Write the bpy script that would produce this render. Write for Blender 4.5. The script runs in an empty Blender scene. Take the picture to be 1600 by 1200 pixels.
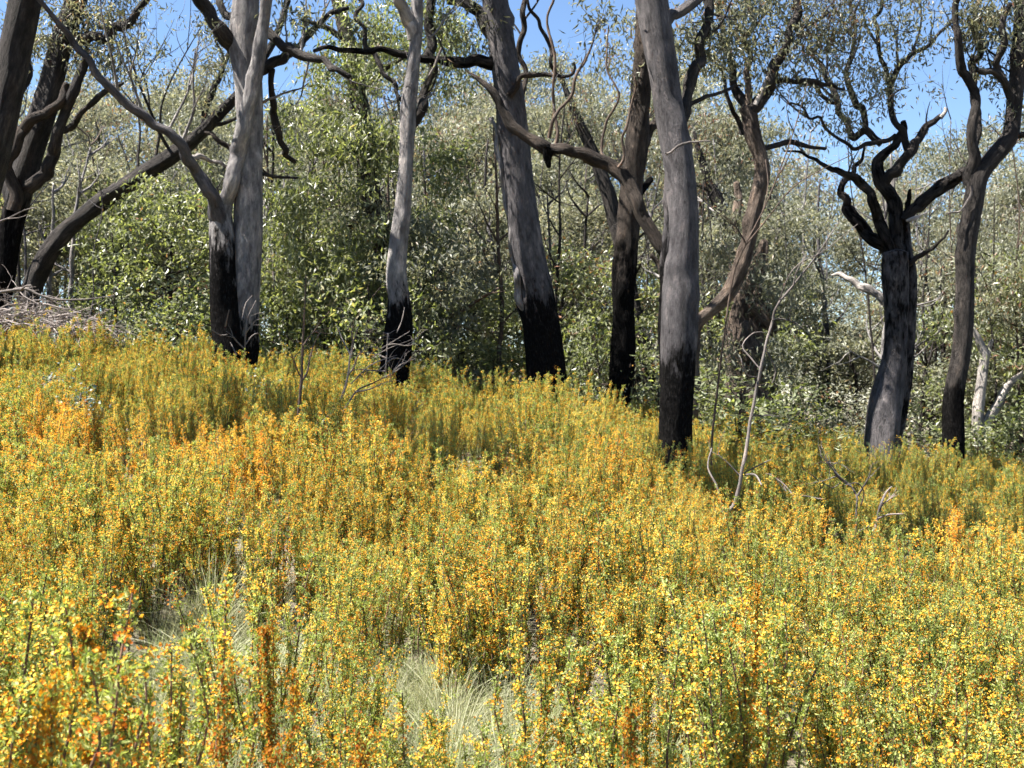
import bpy, math
import numpy as np
from mathutils import Vector

S = bpy.context.scene
R = math.radians
COL = S.collection
rng = np.random.default_rng(7)

# ------------------------------------------------------------------ camera, sky, sun, exposure
F_PX = 1700.0            # focal length in pixels of the 1600 px wide photograph
EYE = 1.6
cam_data = bpy.data.cameras.new('camera')
cam = bpy.data.objects.new('camera', cam_data)
COL.objects.link(cam)
cam.location = (0, 0, EYE)
cam.rotation_euler = (R(90), 0, 0)
cam_data.sensor_width = 36
cam_data.lens = 36 * F_PX / 1600
cam_data.clip_end = 2000
cam_data.dof.use_dof = True
cam_data.dof.focus_distance = 5.0
cam_data.dof.aperture_fstop = 9.0
S.camera = cam

SUN_EL, SUN_AZ = 60.0, -102.0          # azimuth clockwise from +Y: high, from the left and a little beyond the trees
world = bpy.data.worlds.new('World')
S.world = world
world.use_nodes = True
wn = world.node_tree
bg = wn.nodes['Background']
sky = wn.nodes.new('ShaderNodeTexSky')
sky.sky_type = 'NISHITA'
sky.sun_disc = False
sky.sun_elevation = R(SUN_EL)
sky.sun_rotation = R(SUN_AZ)
sky.altitude = 800
sky.air_density = 1.0
sky.dust_density = 0.1
sky.ozone_density = 4.0
wn.links.new(sky.outputs[0], bg.inputs[0])
bg.inputs[1].default_value = 0.048

sun_data = bpy.data.lights.new('sun', 'SUN')
sun_data.energy = 5.0
sun_data.angle = R(0.5)
sun_data.color = (1.0, 0.95, 0.87)
sun = bpy.data.objects.new('sun', sun_data)
COL.objects.link(sun)
sdir = Vector((math.cos(R(SUN_EL)) * math.sin(R(SUN_AZ)), math.cos(R(SUN_EL)) * math.cos(R(SUN_AZ)), math.sin(R(SUN_EL))))
sun.rotation_euler = sdir.to_track_quat('Z', 'Y').to_euler()
sun.location = sdir * 60

S.view_settings.view_transform = 'Standard'
S.view_settings.look = 'None'
S.view_settings.exposure = 2.3
S.view_settings.gamma = 1.0
S.cycles.max_bounces = 5
S.cycles.transparent_max_bounces = 8
S.cycles.diffuse_bounces = 3
S.cycles.caustics_reflective = False
S.cycles.caustics_refractive = False
S.cycles.use_light_tree = False
S.cycles.adaptive_threshold = 0.025
S.cycles.glossy_bounces = 2
S.cycles.transmission_bounces = 3


# ------------------------------------------------------------------ helpers
def tag(o, label=None, cat=None, group=None, kind=None):
    if label: o['label'] = label
    if cat: o['category'] = cat
    if group: o['group'] = group
    if kind: o['kind'] = kind
    return o


def empty(name, loc, rz=0.0, scale=1.0):
    o = bpy.data.objects.new(name, None)
    COL.objects.link(o)
    o.location = loc
    o.rotation_euler = (0, 0, rz)
    o.scale = (scale,) * 3 if np.isscalar(scale) else scale
    o.empty_display_size = 0.2
    return o


def mesh(name, V, F, mats, smooth=False, pattr=None, fattr=None, midx=None):
    """numpy quads -> mesh"""
    V = np.ascontiguousarray(V, dtype=np.float32)
    F = np.ascontiguousarray(F, dtype=np.int32)
    m = bpy.data.meshes.new(name)
    n, q = len(V), len(F)
    m.vertices.add(n)
    m.vertices.foreach_set('co', V.ravel())
    m.loops.add(q * 4)
    m.loops.foreach_set('vertex_index', F.ravel())
    m.polygons.add(q)
    m.polygons.foreach_set('loop_start', np.arange(0, q * 4, 4, dtype=np.int32))
    m.polygons.foreach_set('loop_total', np.full(q, 4, dtype=np.int32))
    m.polygons.foreach_set('use_smooth', np.full(q, smooth))
    for mt in mats:
        m.materials.append(mt)
    if midx is not None:
        m.polygons.foreach_set('material_index', np.asarray(midx, dtype=np.int32))
    for k, a in (pattr or {}).items():
        a = np.ascontiguousarray(a, dtype=np.float32)
        if a.ndim == 2:
            m.attributes.new(k, 'FLOAT_VECTOR', 'POINT').data.foreach_set('vector', a.ravel())
        else:
            m.attributes.new(k, 'FLOAT', 'POINT').data.foreach_set('value', a)
    for k, a in (fattr or {}).items():
        m.attributes.new(k, 'FLOAT', 'FACE').data.foreach_set('value', np.ascontiguousarray(a, dtype=np.float32))
    m.update()
    m.validate()
    return m


def link(name, me, parent=None):
    o = bpy.data.objects.new(name, me)
    COL.objects.link(o)
    o.parent = parent
    return o


def unit(a):
    return a / np.maximum(np.linalg.norm(a, axis=-1, keepdims=True), 1e-9)


def catmull(P, step_fn):
    """P: n x 4 (xyz r). Smooth resample."""
    P = np.asarray(P, float)
    if len(P) == 2:
        P = np.array([P[0], (P[0] + P[1]) / 2, P[1]])
    A = np.vstack([2 * P[0] - P[1], P, 2 * P[-1] - P[-2]])
    out = []
    for i in range(1, len(A) - 2):
        p0, p1, p2, p3 = A[i - 1], A[i], A[i + 1], A[i + 2]
        L = np.linalg.norm(p2[:3] - p1[:3])
        k = max(2, int(math.ceil(L / step_fn(p1[3]))))
        t = np.linspace(0, 1, k, endpoint=False)[:, None]
        out.append(0.5 * (2 * p1 + (p2 - p0) * t + (2 * p0 - 5 * p1 + 4 * p2 - p3) * t ** 2 + (3 * p1 - p0 - 3 * p2 + p3) * t ** 3))
    out.append(P[-1:])
    Q = np.vstack(out)
    Q[:, 3] = np.maximum(Q[:, 3], 0.0008)
    return Q


class TB:
    """collects tubes into one mesh with tube-space coordinates and a char value"""
    def __init__(s):
        s.V, s.F, s.W, s.C, s.n = [], [], [], [], 0

    def add(s, P, seg=8, rough=0.05, step=None, char=None, cap=True, r=rng, resample=True):
        seg += seg % 2
        Q = catmull(P, step or (lambda rad: max(rad * 0.9, 0.03))) if resample else np.asarray(P, float)
        pts, rad = Q[:, :3], Q[:, 3]
        n = len(pts)
        d0 = np.r_[0, np.cumsum(np.linalg.norm(np.diff(pts, axis=0), axis=1))]
        if rough > 0 and n > 4:                               # uneven growth: small bends along the length
            wv = np.zeros((n, 3))
            for k in range(4):
                wv += np.sin(d0[:, None] * r.uniform(.12, .9) / max(rad.max(), .02) * .9 + r.uniform(0, 6.3, 3)) * r.normal(0, 1, 3)
            pts = pts + wv * rad[:, None] * (.05 if rad.max() > .12 else (.15 if rad.max() > .03 else .05)) * np.clip(d0 / max(rad.max() * 3, .05), 0, 1)[:, None] * np.array([1, 1, .5])
        T = unit(np.gradient(pts, axis=0))
        ref = np.array([1.0, 0.1, 0.05]) if abs(T[0, 0]) < 0.8 else np.array([0.0, 1.0, 0.1])
        N = np.zeros_like(T)
        a = ref - T[0] * ref.dot(T[0])
        N[0] = a / np.linalg.norm(a)
        for i in range(1, n):
            a = N[i - 1] - T[i] * N[i - 1].dot(T[i])
            N[i] = a / max(np.linalg.norm(a), 1e-9)
        B = np.cross(T, N)
        th = np.linspace(0, 2 * np.pi, seg, endpoint=False)
        d = np.r_[0, np.cumsum(np.linalg.norm(np.diff(pts, axis=0), axis=1))]
        rr = np.repeat(rad[:, None], seg, 1)
        if rough > 0:
            f = np.zeros((n, seg))
            sc = 1.0 / max(rad.max() * 5, 0.05)
            for k in range(7):
                kk = int(r.integers(1, 6))
                f += np.sin(kk * th[None, :] + r.uniform(-1, 1) * 2.4 * sc * d[:, None] * (1 + k * .5) + r.uniform(0, 6.3)) * r.uniform(.4, 1)
            f += 1.2 * np.sin(d * sc * 3.1 + r.uniform(0, 6))[:, None] * np.sin(d * sc * 1.3 + r.uniform(0, 6))[:, None]
            rr = rr * (1 + rough * f * 0.5)
            if rad.max() > .03:                               # knots and old branch scars
                for k in range(int(d[-1] / max(rad.max() * 3.2, .25)) + 1):
                    s0, t0 = r.uniform(0, d[-1]), r.uniform(0, 6.283)
                    wd = r.uniform(.25, .7)
                    da = np.abs((th - t0 + np.pi) % (2 * np.pi) - np.pi)
                    rr = rr * (1 + r.uniform(.06, .3) * np.exp(-((d - s0) / (rad.max() * wd)) ** 2)[:, None] * np.exp(-(da / wd) ** 2)[None, :])
        V = pts[:, None, :] + rr[..., None] * (np.cos(th)[None, :, None] * N[:, None, :] + np.sin(th)[None, :, None] * B[:, None, :])
        W = np.stack([np.cos(th)[None, :] * rad[:, None], np.sin(th)[None, :] * rad[:, None], np.repeat(d[:, None], seg, 1)], -1)
        idx = np.arange(n * seg).reshape(n, seg) + s.n
        a0, a1 = idx[:-1], idx[1:]
        F = np.stack([a0, np.roll(a0, -1, 1), np.roll(a1, -1, 1), a1], -1).reshape(-1, 4)
        V = V.reshape(-1, 3)
        W = W.reshape(-1, 3)
        if cap:                                             # closed, slightly splintered end
            e = idx[-1]
            c = V[-seg:].mean(0) + T[-1] * rad[-1] * 0.5
            V = np.vstack([V, c[None]])
            W = np.vstack([W, W[-1:]])
            ci = s.n + n * seg
            F = np.vstack([F, np.stack([e[0::2], np.roll(e, -1)[0::2], np.roll(e, -2)[0::2], np.full(seg // 2, ci)], -1)])
        s.V.append(V); s.F.append(F); s.W.append(W)
        C = np.full(len(V), -9.0) if char is None else (char(V) if callable(char) else np.full(len(V), float(char)))
        s.C.append(C)
        s.n += len(V)
        return Q

    def build(s, name, mats, smooth=True, origin=(0, 0, 0)):
        V = np.vstack(s.V) - np.asarray(origin)
        return mesh(name, V, np.vstack(s.F), mats, smooth, {'tube': np.vstack(s.W), 'char': np.concatenate(s.C)})


def leaf_quads(c, axis, nrm, L, W):
    """diamond leaves: centre-base c, long axis, normal, length, width (arrays)"""
    axis = unit(axis)
    side = unit(np.cross(axis, nrm))
    nn = np.cross(side, axis)
    L = np.asarray(L)[:, None]; W = np.asarray(W)[:, None]
    a = c
    b = c + axis * L * .42 + side * W * .5 + nn * L * .05
    t = c + axis * L - nn * L * .10
    d = c + axis * L * .42 - side * W * .5 + nn * L * .05
    V = np.stack([a, b, t, d], 1).reshape(-1, 3)
    F = np.arange(len(V)).reshape(-1, 4)
    return V, F


# ------------------------------------------------------------------ materials
def newmat(name):
    m = bpy.data.materials.new(name)
    m.use_nodes = True
    nt = m.node_tree
    return m, nt, nt.nodes, nt.links, nt.nodes['Principled BSDF']


def ramp(nd, stops, interp='LINEAR'):
    r = nd.new('ShaderNodeValToRGB')
    r.color_ramp.interpolation = interp
    e = r.color_ramp.elements
    e[0].position, e[0].color = stops[0][0], (*stops[0][1], 1)
    e[1].position, e[1].color = stops[-1][0], (*stops[-1][1], 1)
    for p, c in stops[1:-1]:
        x = e.new(p); x.color = (*c, 1)
    return r


def math_node(nd, ln, op, a, b):
    m = nd.new('ShaderNodeMath'); m.operation = op
    for i, v in enumerate((a, b)):
        if isinstance(v, (int, float)): m.inputs[i].default_value = v
        else: ln.new(v, m.inputs[i])
    return m.outputs[0]


def bark(name, stops, stretch=(10, 10, 2.6), bump=0.6, rough=0.85, flake=None):
    m, nt, nd, ln, bs = newmat(name)
    at = nd.new('ShaderNodeAttribute'); at.attribute_name = 'tube'
    ob = nd.new('ShaderNodeObjectInfo')
    off = nd.new('ShaderNodeVectorMath'); off.operation = 'ADD'
    ln.new(at.outputs['Vector'], off.inputs[0]); ln.new(ob.outputs['Location'], off.inputs[1])
    mp = nd.new('ShaderNodeMapping'); mp.inputs['Scale'].default_value = stretch
    ln.new(off.outputs[0], mp.inputs[0])
    n1 = nd.new('ShaderNodeTexNoise'); n1.inputs['Scale'].default_value = 2.2; n1.inputs['Detail'].default_value = 9; n1.inputs['Roughness'].default_value = .68
    ln.new(mp.outputs[0], n1.inputs['Vector'])
    n2 = nd.new('ShaderNodeTexNoise'); n2.inputs['Scale'].default_value = 1.3; n2.inputs['Detail'].default_value = 5
    ln.new(off.outputs[0], n2.inputs['Vector'])
    n3 = nd.new('ShaderNodeTexNoise'); n3.inputs['Scale'].default_value = 7; n3.inputs['Detail'].default_value = 8; n3.inputs['Roughness'].default_value = .7
    ln.new(mp.outputs[0], n3.inputs['Vector'])
    s = math_node(nd, ln, 'ADD', math_node(nd, ln, 'ADD', math_node(nd, ln, 'MULTIPLY', n1.outputs[0], .45), math_node(nd, ln, 'MULTIPLY', n2.outputs[0], .25)), math_node(nd, ln, 'MULTIPLY', n3.outputs[0], .30))
    cr = ramp(nd, stops)
    ln.new(s, cr.inputs[0])
    mp5 = nd.new('ShaderNodeMapping'); mp5.inputs['Scale'].default_value = (5.5, 5.5, 1.9)
    ln.new(off.outputs[0], mp5.inputs[0])
    n5 = nd.new('ShaderNodeTexNoise'); n5.inputs['Scale'].default_value = 1.9; n5.inputs['Detail'].default_value = 6; n5.inputs['Roughness'].default_value = .6
    ln.new(mp5.outputs[0], n5.inputs['Vector'])
    b5 = ramp(nd, [(.38, (.52, .52, .53)), (.48, (.95, .95, .95)), (.56, (1.0, 1.0, 1.0)), (.64, (1.75, 1.68, 1.6))])
    ln.new(n5.outputs[0], b5.inputs[0])
    mb = nd.new('ShaderNodeMix'); mb.data_type = 'RGBA'; mb.blend_type = 'MULTIPLY'; mb.inputs['Factor'].default_value = 1
    ln.new(cr.outputs[0], mb.inputs['A']); ln.new(b5.outputs[0], mb.inputs['B'])
    ch = nd.new('ShaderNodeAttribute'); ch.attribute_name = 'char'
    mp2 = nd.new('ShaderNodeMapping'); mp2.inputs['Scale'].default_value = (5, 5, 1.6)
    ln.new(off.outputs[0], mp2.inputs[0])
    n4 = nd.new('ShaderNodeTexNoise'); n4.inputs['Scale'].default_value = 2.5; n4.inputs['Detail'].default_value = 7; n4.inputs['Roughness'].default_value = .62
    ln.new(mp2.outputs[0], n4.inputs['Vector'])
    cf = math_node(nd, ln, 'ADD', ch.outputs['Fac'], math_node(nd, ln, 'MULTIPLY', math_node(nd, ln, 'SUBTRACT', math_node(nd, ln, 'ADD', math_node(nd, ln, 'MULTIPLY', n4.outputs[0], .6), math_node(nd, ln, 'MULTIPLY', n1.outputs[0], .4)), .5), 4.6))
    mr = nd.new('ShaderNodeMapRange'); mr.interpolation_type = 'SMOOTHSTEP'
    mr.inputs['From Min'].default_value = -.28; mr.inputs['From Max'].default_value = .42
    ln.new(cf, mr.inputs['Value'])
    cc = ramp(nd, [(.38, (.0028, .0026, .0026)), (.55, (.0075, .0071, .007)), (.68, (.026, .0245, .024))])
    ln.new(n3.outputs[0], cc.inputs[0])
    mx = nd.new('ShaderNodeMix'); mx.data_type = 'RGBA'
    ln.new(mr.outputs[0], mx.inputs['Factor']); ln.new(mb.outputs['Result'], mx.inputs['A']); ln.new(cc.outputs[0], mx.inputs['B'])
    ln.new(mx.outputs['Result'], bs.inputs['Base Color'])
    bs.inputs['Roughness'].default_value = rough
    ln.new(math_node(nd, ln, 'SUBTRACT', .2, math_node(nd, ln, 'MULTIPLY', mr.outputs[0], .19)), bs.inputs['Specular IOR Level'])   # soot is matt
    bp = nd.new('ShaderNodeBump'); bp.inputs['Strength'].default_value = bump; bp.inputs['Distance'].default_value = .06
    hb = math_node(nd, ln, 'ADD', n1.outputs[0], math_node(nd, ln, 'MULTIPLY', n3.outputs[0], 1.1))
    ln.new(hb, bp.inputs['Height']); ln.new(bp.outputs[0], bs.inputs['Normal'])
    return m


def leaf_mat(name, stops, trans=.35, tcol=(1.5, 1.6, .6), rough=.38, spec=.5, hue=.12):
    m, nt, nd, ln, bs = newmat(name)
    at = nd.new('ShaderNodeAttribute'); at.attribute_name = 'tone'
    ob = nd.new('ShaderNodeObjectInfo')
    f = math_node(nd, ln, 'ADD', at.outputs['Fac'], math_node(nd, ln, 'MULTIPLY', math_node(nd, ln, 'SUBTRACT', ob.outputs['Random'], .5), hue * 2))
    cr = ramp(nd, stops); ln.new(f, cr.inputs[0])
    ln.new(cr.outputs[0], bs.inputs['Base Color'])
    bs.inputs['Roughness'].default_value = rough
    bs.inputs['Specular IOR Level'].default_value = spec
    tr = nd.new('ShaderNodeBsdfTranslucent')
    vm = nd.new('ShaderNodeMix'); vm.data_type = 'RGBA'; vm.blend_type = 'MULTIPLY'; vm.inputs['Factor'].default_value = 1
    ln.new(cr.outputs[0], vm.inputs['A']); vm.inputs['B'].default_value = (*tcol, 1)
    ln.new(vm.outputs['Result'], tr.inputs[0])
    ms = nd.new('ShaderNodeMixShader'); ms.inputs[0].default_value = trans
    ln.new(bs.outputs[0], ms.inputs[1]); ln.new(tr.outputs[0], ms.inputs[2])
    ln.new(ms.outputs[0], nd['Material Output'].inputs[0])
    return m


M = {}
M['grey_bark'] = bark('grey_bark', [(0.36, (0.0204, 0.0189, 0.0197)), (0.45, (0.0547, 0.0503, 0.0524)), (0.55, (0.0835, 0.0766, 0.079)), (0.66, (0.1455, 0.1349, 0.1351))])
M['pale_bark'] = bark('pale_bark', [(0.36, (0.0579, 0.053, 0.0529)), (0.45, (0.1446, 0.1327, 0.1316)), (0.55, (0.212, 0.199, 0.1922)), (0.68, (0.3469, 0.3176, 0.2978))])
M['white_bark'] = bark('white_bark', [(0.34, (0.075, 0.0638, 0.0525)), (0.46, (0.225, 0.2025, 0.1875)), (0.68, (0.39, 0.36, 0.33))])
M['brown_bark'] = bark('brown_bark', [(0.36, (0.0084, 0.0066, 0.006)), (0.46, (0.03, 0.0222, 0.0174)), (0.57, (0.06, 0.0462, 0.0372)), (0.7, (0.12, 0.099, 0.081))], stretch=(11, 11, 2.4), bump=.9)
M['lit_brown_bark'] = bark('lit_brown_bark', [(0.36, (0.0209, 0.0165, 0.0149)), (0.46, (0.0746, 0.0554, 0.0434)), (0.57, (0.149, 0.1153, 0.0927)), (0.7, (0.2981, 0.2472, 0.2018))], stretch=(11, 11, 2.4), bump=.9)  # brown bark colour lightened, painting the sunlit look into two trunks
M['dark_bark'] = bark('dark_bark', [(0.36, (0.0081, 0.0075, 0.0071)), (0.47, (0.0245, 0.0205, 0.0183)), (0.58, (0.0506, 0.0433, 0.0392)), (0.72, (0.1144, 0.0997, 0.0915))], stretch=(9, 9, 2.0), bump=.9)
M['dead_twig'] = bark('dead_twig', [(0.3, (0.054, 0.045, 0.039)), (0.5, (0.126, 0.108, 0.099)), (0.75, (0.252, 0.234, 0.216))], stretch=(40, 40, 3), bump=.3)
M['bleached_twig'] = bark('bleached_twig', [(0.3, (0.1148, 0.0955, 0.083)), (0.5, (0.2677, 0.2295, 0.2103)), (0.75, (0.5355, 0.4972, 0.459))], stretch=(40, 40, 3), bump=.3)
M['brown_twig'] = bark('brown_twig', [(0.3, (0.03, 0.021, 0.0168)), (0.5, (0.072, 0.051, 0.039)), (0.75, (0.15, 0.114, 0.09))], stretch=(40, 40, 3), bump=.3)
M['gum_leaf'] = leaf_mat('gum_leaf', [(0.0, (0.0652, 0.0712, 0.0487)), (0.35, (0.1344, 0.1442, 0.1016)), (0.65, (0.216, 0.2247, 0.1676)), (0.88, (0.3179, 0.3221, 0.2743)), (0.955, (0.2689, 0.2204, 0.1524)), (1.0, (0.1712, 0.0848, 0.0558))], trans=.45, tcol=(1.4, 1.32, .9), rough=.46, spec=.4)
M['shaded_gum_leaf'] = leaf_mat('shaded_gum_leaf', [(0.0, (0.0515, 0.0563, 0.0346)), (0.35, (0.1063, 0.1138, 0.072)), (0.65, (0.1707, 0.1774, 0.1188)), (0.88, (0.2512, 0.2544, 0.1944)), (0.955, (0.2125, 0.1741, 0.108)), (1.0, (0.1352, 0.067, 0.0396))], trans=.45, tcol=(1.4, 1.32, .9), rough=.46, spec=.4)  # gum leaf colour darkened to paint in the shade of the front crowns
M['green_leaf'] = leaf_mat('green_leaf', [(0.0, (0.063, 0.0731, 0.0403)), (0.4, (0.1395, 0.1548, 0.0828)), (0.75, (0.225, 0.2365, 0.1437)), (0.95, (0.324, 0.3182, 0.2415)), (1.0, (0.243, 0.129, 0.0805))], trans=.4)
M['broad_leaf'] = leaf_mat('broad_leaf', [(.0, (.05, .060, .030)), (.5, (.125, .145, .070)), (.85, (.23, .245, .135)), (1.0, (.36, .32, .21))], rough=.52, spec=.4, trans=.38)
M['heath_leaf'] = leaf_mat('heath_leaf', [(.0, (.070, .088, .024)), (.4, (.175, .215, .056)), (.75, (.285, .335, .098)), (1.0, (.44, .45, .18))], trans=.45, tcol=(1.3, 1.35, .6), rough=.5, spec=.35)
M['pea_flower'] = leaf_mat('pea_flower', [(.0, (.40, .10, .014)), (.16, (.60, .22, .020)), (.38, (.80, .39, .035)), (.62, (.86, .50, .055)), (.86, (.88, .58, .085)), (1.0, (.92, .74, .26))], trans=.4, tcol=(1.1, 1.0, .8), rough=.6, spec=.2, hue=.07)
M['orange_flower'] = leaf_mat('orange_flower', [(0.0, (0.296, 0.0867, 0.0099)), (0.25, (0.4518, 0.183, 0.0119)), (0.55, (0.592, 0.3275, 0.0158)), (0.85, (0.6621, 0.4527, 0.0297)), (1.0, (0.7011, 0.5587, 0.0693))], trans=.4, tcol=(1.1, .95, .6), rough=.6, spec=.2, hue=.08)
M['heath_stem'] = bark('heath_stem', [(0.3, (0.056, 0.032, 0.0224)), (0.5, (0.12, 0.072, 0.048)), (0.75, (0.224, 0.144, 0.096))], stretch=(60, 60, 6), bump=.2)
M['dry_grass'] = leaf_mat('dry_grass', [(0.0, (0.1036, 0.1053, 0.048)), (0.3, (0.185, 0.1989, 0.092)), (0.7, (0.296, 0.2925, 0.184)), (1.0, (0.3996, 0.39, 0.28))], trans=.35, tcol=(1.1, 1.1, .8), rough=.55, spec=.3)
M['green_grass'] = leaf_mat('green_grass', [(.0, (.09, .14, .04)), (.5, (.20, .26, .09)), (1.0, (.42, .42, .22))], trans=.35, tcol=(1.2, 1.2, .7), rough=.5, spec=.3)


def ground_mat():
    m, nt, nd, ln, bs = newmat('leaf_litter')
    tc = nd.new('ShaderNodeTexCoord')
    n1 = nd.new('ShaderNodeTexNoise'); n1.inputs['Scale'].default_value = .8; n1.inputs['Detail'].default_value = 6
    n2 = nd.new('ShaderNodeTexNoise'); n2.inputs['Scale'].default_value = 22; n2.inputs['Detail'].default_value = 9; n2.inputs['Roughness'].default_value = .75
    vo = nd.new('ShaderNodeTexVoronoi'); vo.inputs['Scale'].default_value = 45
    for n in (n1, n2, vo): ln.new(tc.outputs['Object'], n.inputs['Vector'])
    s = math_node(nd, ln, 'ADD', math_node(nd, ln, 'MULTIPLY', n1.outputs[0], .4), math_node(nd, ln, 'MULTIPLY', n2.outputs[0], .6))
    cr = ramp(nd, [(.36, (.025, .019, .013)), (.45, (.08, .064, .042)), (.55, (.14, .115, .078)), (.68, (.28, .245, .19))])
    ln.new(s, cr.inputs[0]); ln.new(cr.outputs[0], bs.inputs['Base Color'])
    bs.inputs['Roughness'].default_value = .95
    bp = nd.new('ShaderNodeBump'); bp.inputs['Distance'].default_value = .03; bp.inputs['Strength'].default_value = .8
    ln.new(math_node(nd, ln, 'ADD', n2.outputs[0], vo.outputs[0]), bp.inputs['Height']); ln.new(bp.outputs[0], bs.inputs['Normal'])
    return m


# ------------------------------------------------------------------ terrain
HEATH = 0.68             # height of the heath above the soil
US = np.array([0, 400, 800, 1200, 1600.0])
KN = [  # distance, rows (1600x1200 photo) at the five columns; first block: top of the heath, second: bare soil
    (2.5, (1190, 1190, 1190, 1190, 1190), 1), (4, (965, 970, 975, 990, 1020), 1), (6, (795, 815, 840, 875, 930), 1),
    (8, (690, 715, 745, 795, 868), 1), (10.5, (615, 640, 680, 768, 838), 1), (13, (560, 585, 628, 712, 768), 1),
    (16, (518, 553, 598, 678, 720), 1),
    (20, (590, 625, 665, 735, 770), 0), (28, (585, 610, 640, 690, 735), 0), (45, (560, 580, 600, 660, 690), 0),
    (90, (530, 550, 570, 640, 670), 0), (220, (545, 560, 570, 640, 660), 0), (900, (590, 590, 590, 640, 640), 0)]
KY = np.array([k[0] for k in KN], float)


def _g(x, y):
    cols = []
    for Y, rows, top in KN:
        xs = (US - 800) / F_PX * Y
        zs = EYE + (600 - np.array(rows, float)) / F_PX * Y - (HEATH if top else 0)
        if Y == 2.5: zs = zs - .09 * xs
        v = np.interp(x, xs, zs)
        sl = -.10 if Y < 25 else (-.06 if Y < 60 else -.02)
        v = v + np.where(x < xs[0], (x - xs[0]) * sl, 0) + np.where(x > xs[-1], (x - xs[-1]) * sl, 0)
        cols.append(v)
    C = np.stack(cols, -1)
    y = np.asarray(y, float)
    i = np.clip(np.searchsorted(KY, y) - 1, 0, len(KY) - 2)
    t = np.clip((y - KY[i]) / (KY[i + 1] - KY[i]), 0, 1)
    k = np.arange(C.shape[0]) if C.ndim == 2 else None
    return C[k, i] * (1 - t) + C[k, i + 1] * t


def ground(x, y):
    x = np.atleast_1d(np.asarray(x, float)); y = np.atleast_1d(np.asarray(y, float))
    z = 0
    for dx, dy, w in ((0, 0, .28), (-.5, 0, .18), (.5, 0, .18), (0, -.7, .18), (0, .7, .18)):
        z = z + w * _g(x + dx, y + dy)
    return z + .035 * np.sin(x * 2.1 + y * .7) * np.sin(y * 1.7 - x * .6) + .02 * np.sin(x * 5.3 + 1) * np.sin(y * 4.1)


def gz(x, y):
    return float(ground(x, y)[0])


def axis_pts(segs):
    out = []
    for a, b, st in segs: out.append(np.arange(a, b, st))
    return np.concatenate(out + [[segs[-1][1]]])


gx = axis_pts([(-600, -60, 45), (-60, -14, 2), (-14, 14, .25), (14, 60, 2), (60, 600, 45)])
gy = axis_pts([(-60, -4, 4), (-4, 24, .25), (24, 90, 2), (90, 900, 45)])
GX, GY = np.meshgrid(gx, gy)
GZ = ground(GX.ravel(), GY.ravel())
nx, ny = len(gx), len(gy)
ii = np.arange(nx * ny).reshape(ny, nx)
GF = np.stack([ii[:-1, :-1], ii[:-1, 1:], ii[1:, 1:], ii[1:, :-1]], -1).reshape(-1, 4)
g = link('ground', mesh('ground', np.stack([GX.ravel(), GY.ravel(), GZ], -1), GF, [ground_mat()], True))
tag(g, 'sloping soil with dry leaf litter under the heath and the trees', 'ground', kind='structure')


# ------------------------------------------------------------------ traced trees
def PX(px, py, Y):
    return np.array([(px - 800) / F_PX * Y, Y, EYE + (600 - py) / F_PX * Y])


def path(pts, Y, dy=0.0, wob=0.0):
    n = len(pts)
    out = []
    for i, (px, py, w) in enumerate(pts):
        t = i / max(n - 1, 1)
        yy = Y + dy * t + (wob * math.sin(i * 1.9 + px) if 0 < i else 0)
        p = PX(px, py, yy)
        out.append([*p, w / 2 / F_PX * yy])
    return np.array(out)


def angular(P, r, amt=.085):
    """break each stretch of a limb with an off-line kink"""
    out = [P[0]]
    for a, b in zip(P[:-1], P[1:]):
        L = np.linalg.norm(b[:3] - a[:3])
        m = a * .5 + b * .5 + np.array([0, 0, 0, 0]) + (b - a) * r.uniform(-.12, .12)
        m[:3] += r.normal(0, 1, 3) * np.array([1, 1, 1]) * L * amt
        m[3] *= r.uniform(.86, 1.10)
        out += [m, b]
    return np.array(out)


def grow_twigs(tb, tips, r, p, d, L, rad, depth, spread=.6, up=.12, droop=0.0, kids=(2, 4)):
    """recursive bare twigs; end points are collected in tips"""
    n = 5
    pts = [[*p, rad]]
    q = np.array(p, float); d = unit(np.array(d, float))
    for i in range(n):
        d = unit(d + r.normal(0, .16, 3) + np.array([0, 0, up - droop * i / n]))
        q = q + d * L / n
        pts.append([*q, rad * (1 - .75 * (i + 1) / n)])
    tb.add(pts, seg=5 if rad < .02 else 6, rough=.03, step=lambda a: max(L / n * .9, .05), char=-9, r=r)
    tips.append((q.copy(), d.copy()))
    if depth > 0:
        for k in range(int(r.integers(kids[0], kids[1] + 1))):
            j = int(r.integers(2, n + 1))
            b = np.array(pts[j][:3])
            nd_ = unit(d + r.normal(0, spread, 3))
            grow_twigs(tb, tips, r, b, nd_, L * r.uniform(.5, .8), max(pts[j][3] * .75, .003), depth - 1, spread, up, droop, kids)


def clump_leaves(r, centres, per, size, leafL, leafW, droop=.9):
    c = np.repeat(centres, per, 0)
    sz = np.repeat(np.atleast_1d(size) * np.ones(len(centres)), per)
    off = r.normal(0, 1, (len(c), 3)) * sz[:, None] * np.array([1, 1, .75])
    p = c + off
    ax = r.normal(0, 1, (len(c), 3)) * .75 + np.array([0, 0, -droop])
    nr = r.normal(0, 1, (len(c), 3))
    L = leafL * r.uniform(.6, 1.25, len(c))
    W = leafW * r.uniform(.7, 1.25, len(c))
    V, F = leaf_quads(p, ax, nr, L, W)
    base = np.repeat(r.normal(0, .13, len(centres)), per)
    tone = np.clip(r.beta(2.2, 2.2, len(c)) + base, 0, .94)
    tone[r.random(len(c)) < .012] = 1.0
    return V, F, tone


def char_fn(zb, h, soft=.45):
    return lambda V: (zb + h - V[:, 2]) / soft


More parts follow.
